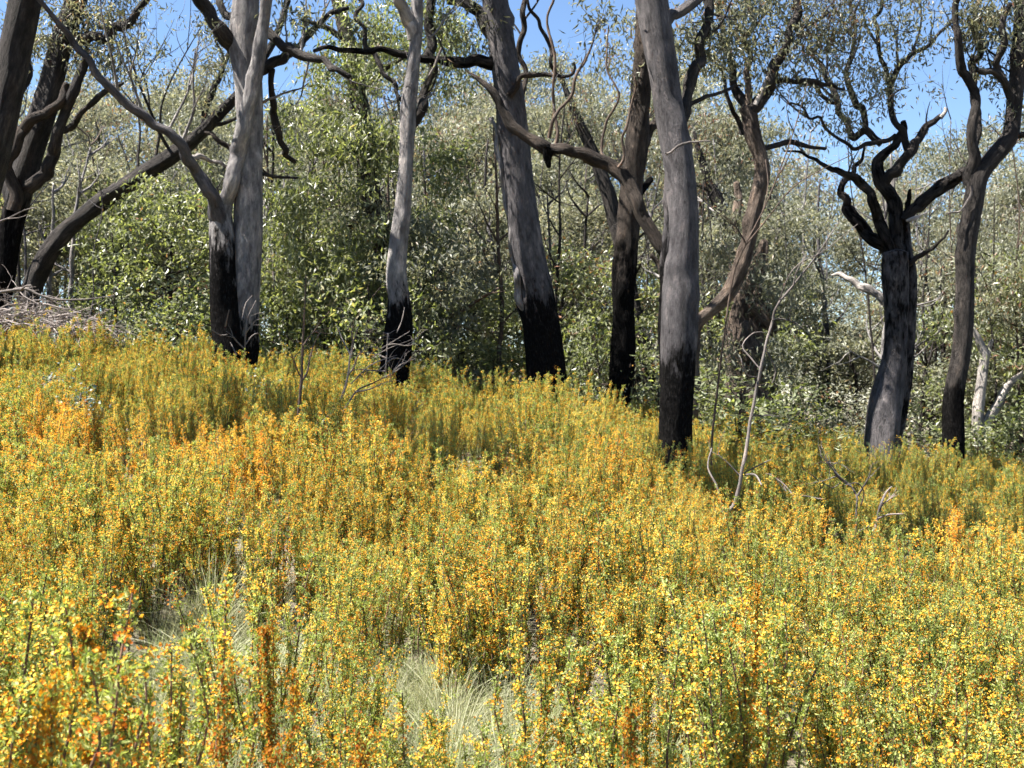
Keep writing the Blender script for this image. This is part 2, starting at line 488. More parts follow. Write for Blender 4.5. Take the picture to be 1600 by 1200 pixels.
def front_tree(name, label, Y, stems, branches=(), mat='grey_bark', char=None, twigs=(), crown=(), leaf='shaded_gum_leaf', leaf_size=(.11, .026),
               high=None, cat='tree', seed=1, group=None, rough=.05):
    """stems / branches: lists of (points, dict). Points are photo pixels with a width, put at distance Y."""
    r = np.random.default_rng(seed)
    px0 = stems[0][0][0]
    b = PX(px0[0], px0[1], Y)
    zb = gz(b[0], Y)
    root = empty(name, (b[0], Y, zb))
    tag(root, label, cat, group)
    org = np.array([b[0], Y, zb])
    tb = TB()
    for pts, o in stems:
        P = path(pts, Y + o.get('y', 0), o.get('dy', 0), o.get('wob', 0))
        if o.get('foot', True):                       # carry the stem into the soil with a flared foot
            z0 = gz(P[0, 0], P[0, 1])
            if P[0, 2] > z0 - .1:
                P = np.vstack([[P[0, 0] - (P[1, 0] - P[0, 0]) * .2, P[0, 1], z0 - .15, P[0, 3] * 1.22], P])
        c = o.get('char', char)
        cf = char_fn(zb, c, o.get('soft', .45)) if c is not None and not callable(c) else c
        tb.add(P, seg=22, rough=o.get('rough', rough), step=lambda a: max(a * .35, .035), char=cf, r=r)
    link('trunk', tb.build('trunk', [M[mat]], origin=org), root)
    for pts, o in branches:
        t2 = TB()
        P = path(pts, Y + o.get('y', 0), o.get('dy', 0), o.get('wob', .05))
        c = o.get('char')
        cf = c if (c is None or np.isscalar(c)) else None
        if len(P) > 3: P = angular(P, r, o.get('kink', .10 if P[:, 3].max() < .12 else .06))
        Q = t2.add(P, seg=12, rough=o.get('rough', .06), step=lambda a: max(a * .6, .03), char=cf, r=r)
        link('branch', t2.build('branch', [M[o.get('mat', mat)]], origin=org), root)
    tips = []
    t3 = TB()
    for (px, py, dx, dy_, Lpx, w, depth, *yo) in twigs:
        yy = Y + (yo[0] if yo else 0)
        p = PX(px, py, yy)
        d = np.array([dx, r.uniform(-.35, .35), dy_])
        grow_twigs(t3, tips, r, p, d, Lpx / F_PX * yy, w / 2 / F_PX * yy, depth)
    if high:                                          # the crown above the top edge of the photograph, seen from elsewhere and casting shade
        for (px, py, w, n, H) in high:
            p = PX(px, py, Y)
            top = p + np.array([r.uniform(-.6, .6), r.uniform(-.8, .8), H * .5])
            ra = w / 2 / F_PX * Y
            t3.add([[*p, ra], [*((p + top) / 2 + r.normal(0, .12, 3)), ra * .8], [*top, ra * .55]], seg=10, rough=.05, char=-9, r=r)
            for k in range(n):
                a = r.uniform(0, 6.28)
                grow_twigs(t3, tips, r, p + (top - p) * r.uniform(.45, 1), (math.cos(a), math.sin(a), .8), H * .32, ra * .4, 2)
    if t3.V:
        link('twigs', t3.build('twigs', [M[mat]], origin=org), root)
    cs, per, sz = [], [], []
    if tips:
        pick = [t for t in tips if r.random() < (.85 if not high else .30)]
        if leaf and pick:
            T = np.array([t[0] for t in pick])
            cs.append((T, 18, .11))
    for (px, py, rp, n, *yo) in crown:
        yy = Y + (yo[0] if yo else 0)
        k = max(3, int(n * 1.7))
        c = PX(px, py, yy) + r.normal(0, 1, (k, 3)) * np.array([1, .8, .9]) * (rp / F_PX * yy * .5)
        cs.append((c, 40, .13))
    if leaf and cs:
        Vs, Fs, Ts, o = [], [], [], 0
        for c, p_, s_ in cs:
            V, F, t = clump_leaves(r, c, p_, s_, *leaf_size)
            Vs.append(V); Fs.append(F + o); Ts.append(t); o += len(V)
        link('foliage', mesh('foliage', np.vstack(Vs) - org, np.vstack(Fs), [M[leaf]], False, None, {'tone': np.concatenate(Ts)}), root)
    return root


front_tree('burnt_tree', 'forked grey gum with two trunks joined at a black charred foot', 14.6,
  [([(376, 572, 50), (377, 520, 50), (382, 450, 47), (387, 370, 45), (389, 300, 43), (391, 240, 41), (392, 180, 40), (388, 120, 42), (381, 70, 44), (384, 20, 42), (386, -20, 40)], dict(char=1.2)),
   ([(356, 572, 54), (353, 500, 50), (350, 430, 46), (347, 370, 40), (344, 335, 34)], dict(char=2.3, soft=.8, y=-.12, rough=.08))],
  [([(345, 345, 32.3), (335, 318, 22.4), (322, 298, 20.8), (305, 270, 19.2), (292, 248, 19.2), (284, 226, 16.0), (262, 205, 14.4), (225, 181, 13.6), (185, 150, 12.8), (150, 115, 12.0), (120, 75, 11.2), (92, 38, 9.6), (58, -5, 8.0)], dict(y=-.12, dy=-1.4, mat='grey_bark')),
   ([(345, 345, 32), (352, 318, 26), (364, 285, 26), (373, 245, 26), (380, 205, 26), (391, 150, 24), (402, 95, 22), (411, 50, 20), (417, 0, 19), (420, -20, 18)], dict(y=-.12, dy=-.25, kink=.02, mat='pale_bark')),
   ([(382, 92, 30), (365, 68, 28), (346, 44, 24), (328, 18, 22), (306, -12, 20)], dict(y=.05, dy=-.4, mat='dark_bark')),
   ([(370, 42, 14), (356, 24, 12), (344, 0, 10), (340, -15, 9)], dict(dy=.4, mat='dark_bark')),
   ([(404, 48, 18), (425, 58, 15), (455, 74, 15), (490, 92, 13), (520, 107, 11), (546, 120, 8)], dict(dy=-.8, mat='dark_bark')),
   ([(400, 112, 18), (425, 98, 16), (450, 86, 14), (474, 62, 11), (500, 34, 9), (528, 18, 8), (545, 12, 6)], dict(dy=.7, mat='dark_bark')),
   ([(320, 207, 5), (336, 214, 7), (352, 226, 8), (364, 240, 9)], dict(y=-.1, mat='brown_bark')),
   ([(292, 246, 9), (310, 244, 9), (330, 252, 6), (352, 260, 5), (372, 262, 3)], dict(y=-.12, dy=.3, mat='white_bark')),
   ([(412, 160, 5), (430, 152, 4), (455, 142, 3), (482, 130, 2)], dict(mat='dead_twig')),
   ([(404, 270, 6), (430, 276, 5), (465, 278, 3)], dict(mat='dark_bark', dy=.4)),
   ([(425, 108, 10), (428, 160, 10), (436, 205, 12), (446, 235, 10), (462, 252, 7)], dict(mat='dark_bark', dy=.8))],
  twigs=[(225, 181, -.1, 1, 150, 5, 2), (262, 205, .2, 1, 170, 5, 2), (185, 150, .3, 1, 160, 5, 2), (283, 226, .35, 1, 150, 6, 2), (470, 80, .1, 1, 110, 5, 2), (500, 40, .4, 1, 70, 4, 2), (450, 86, .2, 1, 80, 4, 2), (520, 107, .5, -.8, 90, 4, 2), (482, 90, .1, -1, 100, 4, 2)],
  crown=[(245, 90, 60, 4, .6), (340, 90, 40, 3, 1.2), (470, 30, 40, 5)],
  mat='pale_bark', high=[(386, -15, 38, 4, 4), (306, -10, 20, 3, 3), (418, -10, 18, 3, 3)], seed=11)

front_tree('burnt_tree', 'slender pale grey gum with a charred foot behind bare white twigs', 14.8,
  [([(614, 602, 46), (617, 560, 44), (621, 510, 44), (621, 470, 38), (618, 430, 34), (622, 380, 29), (630, 310, 25), (635, 240, 23), (639, 170, 22), (646, 110, 20), (651, 55, 20), (652, 0, 19), (652, -20, 18)], dict(char=1.75, rough=.07))],
  [([(646, 62, 18), (640, 38, 18), (632, 12, 18), (622, -14, 16)], dict(dy=-.2, mat='white_bark')),
   ([(634, 205, 18), (648, 190, 20), (660, 165, 18), (668, 130, 16), (670, 85, 15), (672, 40, 15), (678, -10, 14)], dict(y=.15, dy=.5, mat='dark_bark')),
   ([(633, 165, 6), (615, 130, 7), (592, 100, 8), (570, 70, 8), (556, 30, 7), (550, -10, 6)], dict(y=.1, dy=.6, mat='dark_bark')),
   ([(690, 75, 4), (676, 110, 5), (664, 130, 5)], dict(y=.3, mat='dead_twig'))],
  mat='pale_bark', twigs=[(670, 60, .5, .6, 90, 4, 2), (660, 165, .5, .5, 70, 4, 1)],
  crown=[(690, 40, 60, 16, .8), (600, 30, 60, 16, 1.2), (700, 130, 40, 7, 1)],
  high=[(652, -15, 18, 4, 4), (678, -10, 14, 3, 3)], leaf='green_leaf', seed=12)

front_tree('leaning_tree', 'dark rough trunk leaning left among lush green leaves', 19.0,
  [([(622, 590, 34), (612, 500, 34), (604, 430, 32), (592, 350, 34), (577, 275, 31), (568, 195, 27), (560, 135, 26), (546, 72, 24), (531, 18, 22), (524, -15, 20)], dict(char=1.6, soft=.9, rough=.1))],
  [([(585, 300, 14), (560, 340, 14), (540, 360, 13), (534, 400, 12), (530, 440, 9)], dict(dy=.6)),
   ([(572, 250, 12), (530, 220, 9), (500, 200, 6)], dict(dy=-.6)),
   ([(560, 140, 11), (600, 110, 8), (630, 90, 5)], dict(dy=-.5)),
   ([(540, 60, 12), (500, 40, 8), (470, 30, 5)], dict(dy=-.3))],
  mat='brown_bark',
  crown=[(520, 200, 90, 26, -.8), (500, 290, 90, 28, -.9), (560, 400, 80, 22, -.6), (490, 420, 90, 26, -.5), (600, 230, 50, 12, -.6), (540, 110, 60, 14, -.6), (440, 350, 70, 16, -.3), (680, 250, 60, 18, .3), (690, 350, 60, 18, .4), (600, 60, 60, 16), (560, 500, 70, 20, -.4), (470, 500, 70, 20, -.4), (700, 60, 50, 14), (660, 450, 60, 14)],
  high=[(524, -10, 20, 5, 4)], leaf='green_leaf', leaf_size=(.14, .038), seed=13)

front_tree('burnt_tree', 'thick grey gum leaning left behind the arching limb, its lower third charred black', 15.4,
  [([(852, 622, 64), (848, 575, 62), (842, 520, 60), (836, 460, 57), (829, 410, 53), (821, 350, 50), (812, 280, 47), (803, 205, 46), (795, 140, 44), (786, 80, 42), (776, 20, 42), (770, -20, 40)], dict(char=2.2, soft=.75))],
  [([(832, 520, 14), (822, 485, 13), (810, 450, 12), (806, 410, 13), (800, 365, 11), (792, 320, 10), (784, 275, 9), (776, 230, 8), (766, 185, 6)], dict(y=-.1, dy=.1, mat='pale_bark')),
   ([(782, 100, 22), (762, 99, 20), (730, 98, 17), (700, 97, 15), (660, 92, 12), (620, 84, 11), (575, 81, 10), (530, 78, 8), (490, 80, 6)], dict(y=.1, dy=-.9, mat='dark_bark', char=.15)),
   ([(786, 70, 26), (768, 52, 22), (752, 25, 20), (735, 10, 18), (700, 0, 15)], dict(y=.05, dy=.4, mat='dark_bark')),
   ([(795, 150, 12), (808, 128, 9), (825, 117, 9), (850, 116, 7), (872, 118, 6), (893, 116, 5), (897, 98, 4)], dict(y=-.2, dy=-.2, mat='brown_bark')),
   ([(870, 118, 6), (862, 80, 6), (845, 45, 6), (828, 15, 5), (820, -15, 4)], dict(y=-.35, mat='brown_bark')),
   ([(815, 190, 7), (820, 110, 8), (818, 50, 9), (822, 0, 8), (824, -20, 7)], dict(y=1.2, mat='brown_bark'))],
  twigs=[(820, 30, .5, .6, 80, 4, 2, 1.2), (818, 60, -.4, .8, 90, 4, 2, 1.2), (740, 15, -.7, .1, 90, 4, 2), (700, 97, -.3, .8, 90, 4, 2), (640, 88, -.3, -.8, 60, 4, 2)],
  crown=[(735, 50, 40, 6), (560, 60, 30, 4)],
  high=[(770, -15, 40, 5, 4)], seed=14)

front_tree('burnt_tree', 'tall smooth grey gum with a black square-edged charred foot, nearest of the burnt trunks', 12.6,
  [([(1058, 688, 54), (1058, 640, 53), (1060, 580, 54), (1062, 520, 56), (1064, 440, 54), (1063, 360, 51), (1059, 280, 48), (1050, 200, 46), (1040, 130, 46), (1030, 70, 48), (1020, 10, 50), (1014, -25, 50)], dict(char=1.72, soft=.42, rough=.045)),
   ([(1044, 600, 26), (1043, 520, 26), (1042, 450, 24), (1044, 380, 20), (1046, 310, 18), (1046, 250, 12)], dict(foot=False, y=.03, char=3.2, soft=1.4, rough=.06))],
  [([(1058, 505, 16.4), (1052, 475, 23.0), (1044, 438, 24.6), (1034, 395, 23.8), (1020, 355, 22.1), (1000, 318, 21.3), (978, 285, 21.3), (950, 256, 20.5), (915, 240, 19.7), (880, 233, 18.0), (856, 234, 21.3), (846, 226, 21.3), (826, 213, 16.4), (806, 198, 17.2), (784, 170, 13.1), (762, 138, 10.7), (742, 120, 6.6), (728, 110, 2.5)], dict(kink=.03, y=.0, dy=.45, mat='brown_bark', rough=.1)),
   ([(858, 232, 20), (855, 246, 14), (858, 262, 6)], dict(y=.1, char=.5)),
   ([(1032, 40, 20), (1050, 22, 18), (1072, 12, 18), (1095, -5, 16)], dict(y=.1, dy=.4)),
   ([(1064, 200, 16), (1068, 165, 20), (1080, 130, 19), (1096, 92, 18), (1104, 50, 16), (1108, 0, 14), (1110, -20, 12)], dict(y=.1, dy=.7, mat='dark_bark')),
   ([(1062, 180, 7), (1080, 162, 7), (1105, 150, 6), (1140, 139, 5), (1158, 134, 3)], dict(y=.1, dy=.5, mat='dark_bark')),
   ([(1040, 440, 14), (1030, 415, 10), (1016, 398, 7)], dict(y=.1, mat='brown_bark')),
   ([(868, 228, 6), (866, 170, 5), (867, 90, 5), (865, 0, 4), (865, -30, 3)], dict(y=.35, mat='brown_twig')),
   ([(945, 248, 5), (948, 190, 4), (949, 110, 3), (951, 40, 2)], dict(y=.2, mat='brown_twig')),
   ([(966, 262, 5), (972, 215, 4), (985, 170, 4), (992, 120, 3)], dict(y=.1, mat='brown_twig')),
   ([(858, 216, 6), (875, 170, 5), (900, 118, 5), (925, 70, 3), (932, 40, 2)], dict(y=.3, mat='brown_twig')),
   ([(1040, 240, 4), (1060, 228, 4), (1084, 222, 3), (1112, 222, 2)], dict(y=-.35, mat='dead_twig'))],
  twigs=[(925, 70, .1, 1, 50, 3, 2, .3), (949, 110, .2, 1, 60, 3, 1, .2), (900, 118, .3, 1, 60, 3, 2, .3), (866, 170, -.2, 1, 80, 3, 1, .35), (1104, 60, .5, .5, 110, 5, 2, .6), (1100, 90, -.3, 1, 80, 4, 2, .6), (1108, 20, .5, -.1, 70, 4, 2, .6)],
  crown=[(1080, 70, 50, 7, .6), (1130, 55, 50, 7, .6)],
  high=[(1014, -20, 48, 5, 4), (1110, -15, 12, 2, 2.5)], seed=15)

front_tree('burnt_tree', 'dark charred trunk standing just behind and left of the tall smooth grey gum', 16.6,
  [([(967, 632, 40), (970, 570, 39), (972, 500, 37), (976, 430, 37), (983, 350, 35), (990, 270, 34), (997, 190, 33), (1002, 120, 31), (1006, 60, 28), (1010, 0, 26), (1012, -20, 24)], dict(char=3.0, soft=1.1, rough=.08))],
  [([(996, 240, 18), (1010, 215, 16), (1030, 190, 14), (1045, 160, 10)], dict(dy=.5)),
   ([(985, 330, 14), (1002, 300, 12), (1015, 280, 10)], dict(dy=.4, char=.6)),
   ],
  mat='brown_bark', crown=[(960, 90, 40, 5), (1000, 40, 50, 5, .3)], high=[(1012, -15, 24, 4, 4)], seed=16)

front_tree('old_stump_tree', 'squat broken brown trunk with a hollow flank in the leafy shrubs', 17.6,
  [([(1165, 640, 65.5), (1164, 590, 59.3), (1163, 540, 57.7), (1166, 500, 51.5), (1174, 460, 39.0), (1184, 425, 29.6), (1192, 395, 23.4), (1196, 376, 12.5)], dict(char=None, rough=.16)),
   ([(1148, 470, 22), (1146, 430, 20), (1150, 395, 18), (1148, 360, 16), (1153, 320, 14), (1150, 285, 9)], dict(foot=False, y=.3, rough=.12))],
  [([(1180, 480, 34), (1196, 498, 28), (1206, 512, 18), (1208, 524, 8)], dict(y=-.25, rough=.14)),
   ([(1178, 560, 26), (1168, 530, 30), (1166, 505, 18)], dict(y=-.42, rough=.1))],
  mat='lit_brown_bark', leaf='gum_leaf', crown=[(1140, 390, 40, 8, -.3), (1110, 400, 50, 10, -.4), (1150, 350, 40, 8), (1200, 430, 40, 8, -.5), (1210, 560, 45, 10, -.6), (1130, 560, 40, 9, -.6), (1220, 470, 45, 9, -.4)], seed=17)

front_tree('crooked_tree', 'crooked brown-barked tree whose S-shaped limb curves out from behind the tall smooth gum', 15.6,
  [([(1074, 690, 25.8), (1078, 620, 24.1), (1080, 560, 22.4), (1084, 525, 20.6), (1092, 505, 18.9), (1112, 486, 19.8), (1136, 460, 21.5), (1154, 422, 23.2), (1168, 375, 23.2), (1180, 322, 23.2), (1191, 278, 24.9), (1188, 243, 22.4), (1176, 208, 24.9), (1169, 168, 24.9)], dict(rough=.12, char=.4))],
  [([(1168, 175, 22), (1157, 148, 15), (1144, 115, 12), (1132, 70, 10), (1124, 20, 9), (1120, -15, 8)], dict(dy=.5, mat='dark_bark')),
   ([(1172, 172, 24), (1188, 155, 20), (1206, 128, 18), (1222, 88, 15), (1235, 45, 13), (1243, 0, 11), (1246, -20, 10)], dict(dy=-.3, mat='dark_bark')),
   ([(1167, 170, 14), (1166, 110, 10), (1165, 60, 10), (1168, 10, 10), (1170, -20, 9)], dict(dy=.1)),
   ([(1180, 165, 9), (1192, 140, 9), (1200, 120, 6)], dict(y=-.1, mat='white_bark')),
   ([(1190, 232, 10), (1215, 226, 9), (1250, 226, 8), (1290, 232, 5)], dict(dy=.5, mat='dark_bark')),
   ([(1160, 210, 8), (1146, 175, 7), (1132, 130, 6), (1118, 100, 5)], dict(y=.4, mat='dark_bark')),
   ([(1206, 130, 8), (1240, 128, 8), (1275, 128, 9), (1300, 132, 6), (1320, 140, 4)], dict(dy=.2, mat='dark_bark'))],
  mat='lit_brown_bark',
  twigs=[(1222, 88, .7, .4, 90, 5, 3), (1235, 45, .8, .2, 90, 5, 3), (1132, 70, -.6, .5, 80, 5, 3), (1165, 60, .5, .6, 80, 4, 2), (1144, 115, -.6, .2, 70, 4, 2), (1166, 100, -.4, .7, 80, 4, 2), (1206, 128, .6, -.3, 80, 4, 2)],
  crown=[(1140, 40, 60, 14), (1200, 60, 70, 14), (1230, 120, 50, 7), (1130, 110, 40, 5), (1190, 10, 60, 10), (1265, 40, 50, 6)],
  high=[(1246, -15, 10, 3, 2.5), (1170, -15, 9, 3, 2.5), (1120, -15, 8, 2, 2.5)], seed=18)

front_tree('gnarled_tree', 'gnarled dark tree with many twisted charred limbs and a swollen grey foot', 16.0,
  [([(1378, 704, 54), (1380, 670, 50), (1384, 635, 48), (1391, 600, 44), (1399, 560, 40), (1402, 515, 38), (1402, 470, 38), (1400, 430, 42), (1400, 395, 42)], dict(char=lambda V: np.minimum((V[:, 2] - (EYE + (600 - 545) / F_PX * 16)) / .7, .02), rough=.13)),
   ([(1392, 695, 26.5), (1404, 650, 23.4), (1412, 600, 21.8), (1419, 540, 21.1), (1423, 480, 20.3), (1422, 430, 18.7), (1416, 385, 15.6), (1415, 330, 10.9)], dict(y=.18, char=lambda V: np.full(len(V), .05), rough=.07))],
  [([(1393, 405, 21.3), (1384, 372, 18.0), (1374, 342, 17.2), (1362, 312, 16.4), (1345, 288, 14.8), (1322, 272, 10.7), (1300, 264, 8.2), (1276, 250, 5.7), (1252, 238, 4.1), (1225, 236, 2.5)], dict(mat='dark_bark', dy=-.4, char=.1)),
   ([(1404, 400, 23.0), (1407, 368, 21.3), (1404, 338, 20.5), (1392, 308, 19.7), (1378, 286, 19.7), (1374, 262, 16.4), (1384, 242, 13.9), (1400, 228, 13.1), (1408, 210, 11.5), (1408, 190, 8.2)], dict(mat='dark_bark', dy=.1, char=.0, rough=.1)),
   ([(1412, 345, 16.4), (1432, 326, 18.0), (1455, 306, 18.9), (1480, 286, 19.7), (1505, 270, 19.7), (1530, 258, 14.8)], dict(mat='dark_bark', dy=-.2, char=-.1, rough=.1)),
   ([(1386, 392, 21.3), (1366, 374, 21.3), (1348, 362, 21.3), (1332, 346, 18.9), (1320, 326, 13.9), (1314, 303, 11.5), (1320, 282, 9.8), (1334, 268, 7.4), (1346, 250, 5.7), (1352, 225, 3.3)], dict(mat='dark_bark', y=.1, dy=.5, char=.1, rough=.14)),
   ([(1384, 285, 14.8), (1398, 268, 18.0), (1414, 244, 15.6), (1430, 222, 13.1), (1446, 204, 11.5), (1462, 190, 9.0), (1472, 181, 8.2)], dict(mat='dark_bark', dy=-.3, rough=.1)),
   ([(1470, 184, 6.6), (1478, 174, 5.7), (1476, 168, 3.3)], dict(y=-.3, mat='white_bark')),
   ([(1420, 238, 13.1), (1410, 205, 11.5), (1396, 185, 9.8), (1392, 150, 9.0), (1404, 105, 9.0), (1424, 85, 7.4), (1452, 70, 5.7), (1472, 48, 4.9), (1486, 30, 3.3)], dict(mat='dark_bark', dy=.5)),
   ([(1392, 160, 9.0), (1385, 110, 7.4), (1372, 70, 6.6), (1366, 30, 5.7), (1378, 0, 4.9)], dict(mat='dark_bark', y=.2, dy=.3)),
   ([(1378, 225, 13.1), (1352, 205, 12.3), (1335, 215, 10.7), (1322, 190, 9.8), (1310, 160, 9.8), (1290, 120, 8.2), (1270, 85, 6.6), (1255, 50, 4.9)], dict(mat='dark_bark', y=.2, dy=.8)),
   ([(1400, 212, 8.2), (1370, 222, 7.4), (1345, 230, 6.6), (1325, 226, 5.7), (1290, 200, 4.9), (1265, 185, 4.1), (1235, 160, 3.3)], dict(mat='dark_bark', y=.1, dy=-.5)),
   ([(1352, 205, 9.8), (1348, 170, 10.7), (1330, 145, 9.8), (1322, 110, 8.2), (1335, 60, 6.6), (1330, 10, 5.7), (1332, -20, 4.9)], dict(mat='dark_bark', y=.4, dy=.5)),
   ([(1310, 160, 7.4), (1282, 145, 6.6), (1250, 130, 4.9), (1225, 122, 3.3)], dict(mat='dark_bark', y=.5, dy=-.5)),
   ([(1416, 330, 6.6), (1420, 312, 7.4), (1422, 296, 4.9)], dict(mat='dark_bark', char=.5)),
   ([(1418, 415, 7.4), (1432, 402, 8.2), (1450, 392, 6.6), (1468, 376, 4.1), (1482, 360, 3.3)], dict(mat='dark_bark', dy=-.5)),
   ([(1416, 345, 4.1), (1428, 341, 6.6), (1438, 338, 3.3)], dict(y=-.2, mat='white_bark')),
   ([(1392, 482, 11.5), (1374, 466, 13.9), (1352, 450, 13.1), (1332, 438, 9.8), (1312, 428, 6.6), (1300, 430, 3.3)], dict(y=.5, dy=.6, mat='white_bark'))],
  mat='grey_bark',
  twigs=[(1255, 50, -.3, .9, 90, 5, 3), (1290, 120, .2, 1, 110, 5, 3), (1330, 30, .5, .8, 90, 5, 3), (1372, 70, -.4, .9, 100, 5, 3), (1404, 105, -.2, 1, 110, 5, 3), (1424, 85, .2, 1, 100, 5, 3), (1310, 160, -.7, .5, 100, 5, 3), (1335, 60, -.6, .6, 90, 5, 3), (1392, 150, .6, .5, 60, 4, 2), (1265, 185, -.8, .2, 90, 4, 2), (1322, 110, .5, .8, 90, 5, 3), (1270, 85, .4, .9, 100, 4, 2), (1300, 264, -.8, .1, 80, 4, 2), (1452, 70, .3, .9, 60, 4, 1), (1450, 204, -.2, 1, 50, 4, 0), (1318, 285, .2, 1, 60, 4, 1), (1345, 288, -.4, .7, 80, 4, 2)],
  crown=[(1300, 60, 60, 8), (1350, 100, 60, 9), (1400, 40, 60, 8), (1290, 150, 50, 6), (1400, 150, 40, 4), (1350, 20, 60, 7), (1440, 60, 40, 4), (1330, 180, 50, 5)],
  high=[(1332, -15, 6, 3, 2), (1378, -5, 6, 3, 2)], leaf_size=(.10, .025), seed=19)

front_tree('forked_tree', 'straight slim dark trunk forking high up into two tall arms beside the gnarled tree', 15.4,
  [([(1489, 728, 34), (1491, 680, 33), (1494, 620, 31), (1499, 560, 29), (1505, 490, 28), (1510, 420, 28), (1516, 345, 28), (1522, 300, 30), (1530, 275, 28), (1548, 250, 27), (1570, 226, 27), (1583, 203, 25), (1588, 150, 24), (1591, 80, 24), (1596, 10, 22), (1598, -20, 21)], dict(char=1.75, rough=.06))],
  [([(1524, 290, 22), (1522, 245, 17), (1520, 195, 15), (1510, 120, 14), (1498, 60, 12), (1492, 10, 10), (1490, -20, 9)], dict(dy=-.4)),
   ([(1534, 268, 12), (1524, 225, 11), (1520, 160, 11), (1518, 100, 11), (1524, 50, 10), (1532, 0, 9), (1536, -20, 8)], dict(y=.2, dy=.5)),
   ([(1586, 190, 12), (1576, 150, 12), (1565, 125, 12), (1550, 112, 10), (1528, 108, 8)], dict(dy=-.3)),
   ([(1568, 128, 11), (1560, 90, 11), (1566, 45, 10), (1578, 5, 8)], dict(y=-.1, dy=-.3)),
   ([(1590, 212, 10), (1610, 208, 9), (1640, 200, 7)], dict(dy=-.2)),
   ([(1517, 290, 4), (1515, 310, 5), (1500, 330, 3), (1478, 334, 2)], dict(y=-.2, mat='dead_twig'))],
  mat='dark_bark',
  twigs=[(1498, 60, -.5, .8, 60, 4, 2), (1560, 90, -.6, .5, 70, 4, 2), (1550, 112, -.3, .9, 70, 4, 2), (1566, 45, -.3, .9, 70, 4, 2), (1518, 100, .5, .8, 70, 4, 2), (1524, 50, .3, .9, 70, 4, 2), (1590, 120, -.6, .5, 60, 4, 2), (1528, 108, -.5, .5, 60, 4, 2)],
  crown=[(1550, 60, 50, 8), (1520, 20, 50, 6), (1570, 130, 40, 4), (1560, 10, 50, 8), (1595, 60, 40, 4)],
  high=[(1598, -15, 21, 4, 4), (1490, -15, 9, 3, 3)], seed=20)

front_tree('pale_forked_tree', 'whitish slim forked trunk at the right edge with one arm leaning right', 18.5,
  [([(1524, 740, 20), (1526, 690, 18), (1529, 640, 17), (1535, 580, 16), (1537, 556, 14), (1528, 530, 11), (1518, 508, 8), (1508, 470, 6), (1500, 430, 5)], dict(rough=.06)),
   ([(1527, 720, 14), (1538, 672, 13), (1554, 640, 13), (1568, 612, 12), (1588, 592, 10), (1612, 572, 8), (1640, 540, 6)], dict(rough=.08, foot=False))],
  [([(1537, 562, 9), (1546, 548, 9), (1552, 530, 5)], dict())], mat='white_bark', crown=[(1560, 480, 70, 16), (1590, 420, 60, 14), (1500, 400, 50, 8), (1620, 520, 60, 12)], seed=21)

front_tree('leaning_tree', 'grey trunk leaning right out through the top left corner', 13.2,
  [([(-100, 560, 62), (-75, 470, 58), (-45, 370, 54), (-20, 280, 52), (0, 200, 50), (12, 140, 49), (22, 80, 48), (34, 20, 46), (42, -25, 45)], dict(char=1.1))],
  [], mat='dark_bark', high=[(42, -20, 44, 5, 4)], seed=22)

front_tree('dark_tree', 'dark many-limbed tree with a shaded trunk beside the brush pile', 16.8,
  [([(-12, 500, 42), (-2, 450, 40), (8, 400, 38), (20, 345, 36), (34, 295, 38), (48, 240, 36), (62, 190, 36), (80, 130, 35), (96, 75, 34), (112, 30, 32), (126, -20, 30)], dict(char=2.6, soft=.9, rough=.09))],
  [([(30, 300, 26), (52, 288, 22), (72, 270, 20), (84, 240, 18), (92, 205, 17), (104, 170, 16), (124, 120, 14), (134, 90, 11)], dict(dy=-.5)),
   ([(20, 330, 20), (14, 270, 18), (20, 235, 16), (40, 205, 16), (70, 180, 15), (96, 158, 14), (104, 130, 10)], dict(y=-.25, mat='brown_bark', dy=-.2)),
   ([(100, 205, 10), (120, 188, 10), (145, 160, 9), (170, 140, 8), (192, 130, 5)], dict(dy=-.6)),
   ([(104, 60, 22), (130, 62, 18), (165, 60, 16), (190, 42, 14), (215, 20, 11), (238, -8, 9)], dict(dy=-.4)),
   ([(92, 90, 14), (112, 40, 14), (118, 0, 13), (122, -20, 12)], dict(dy=.4, y=.1)),
   ([(26, 330, 16), (26, 240, 16), (24, 160, 14), (40, 80, 11), (55, 20, 9), (62, -15, 8)], dict(y=.5, dy=.8))],
  mat='dark_bark',
  twigs=[(165, 60, .2, .9, 80, 5, 2), (190, 42, .6, .3, 80, 5, 2), (134, 92, .2, .9, 80, 5, 2), (130, 62, .2, -.9, 70, 4, 2), (190, 42, .2, -.8, 60, 4, 2), (40, 90, -.5, .7, 70, 4, 2)],
  crown=[(130, 60, 50, 10), (170, 80, 50, 10), (60, 60, 50, 9), (150, 25, 50, 10), (200, 20, 40, 6), (20, 60, 50, 6), (90, 30, 50, 7)],
  high=[(126, -15, 30, 4, 4), (62, -15, 8, 3, 3)], seed=23)

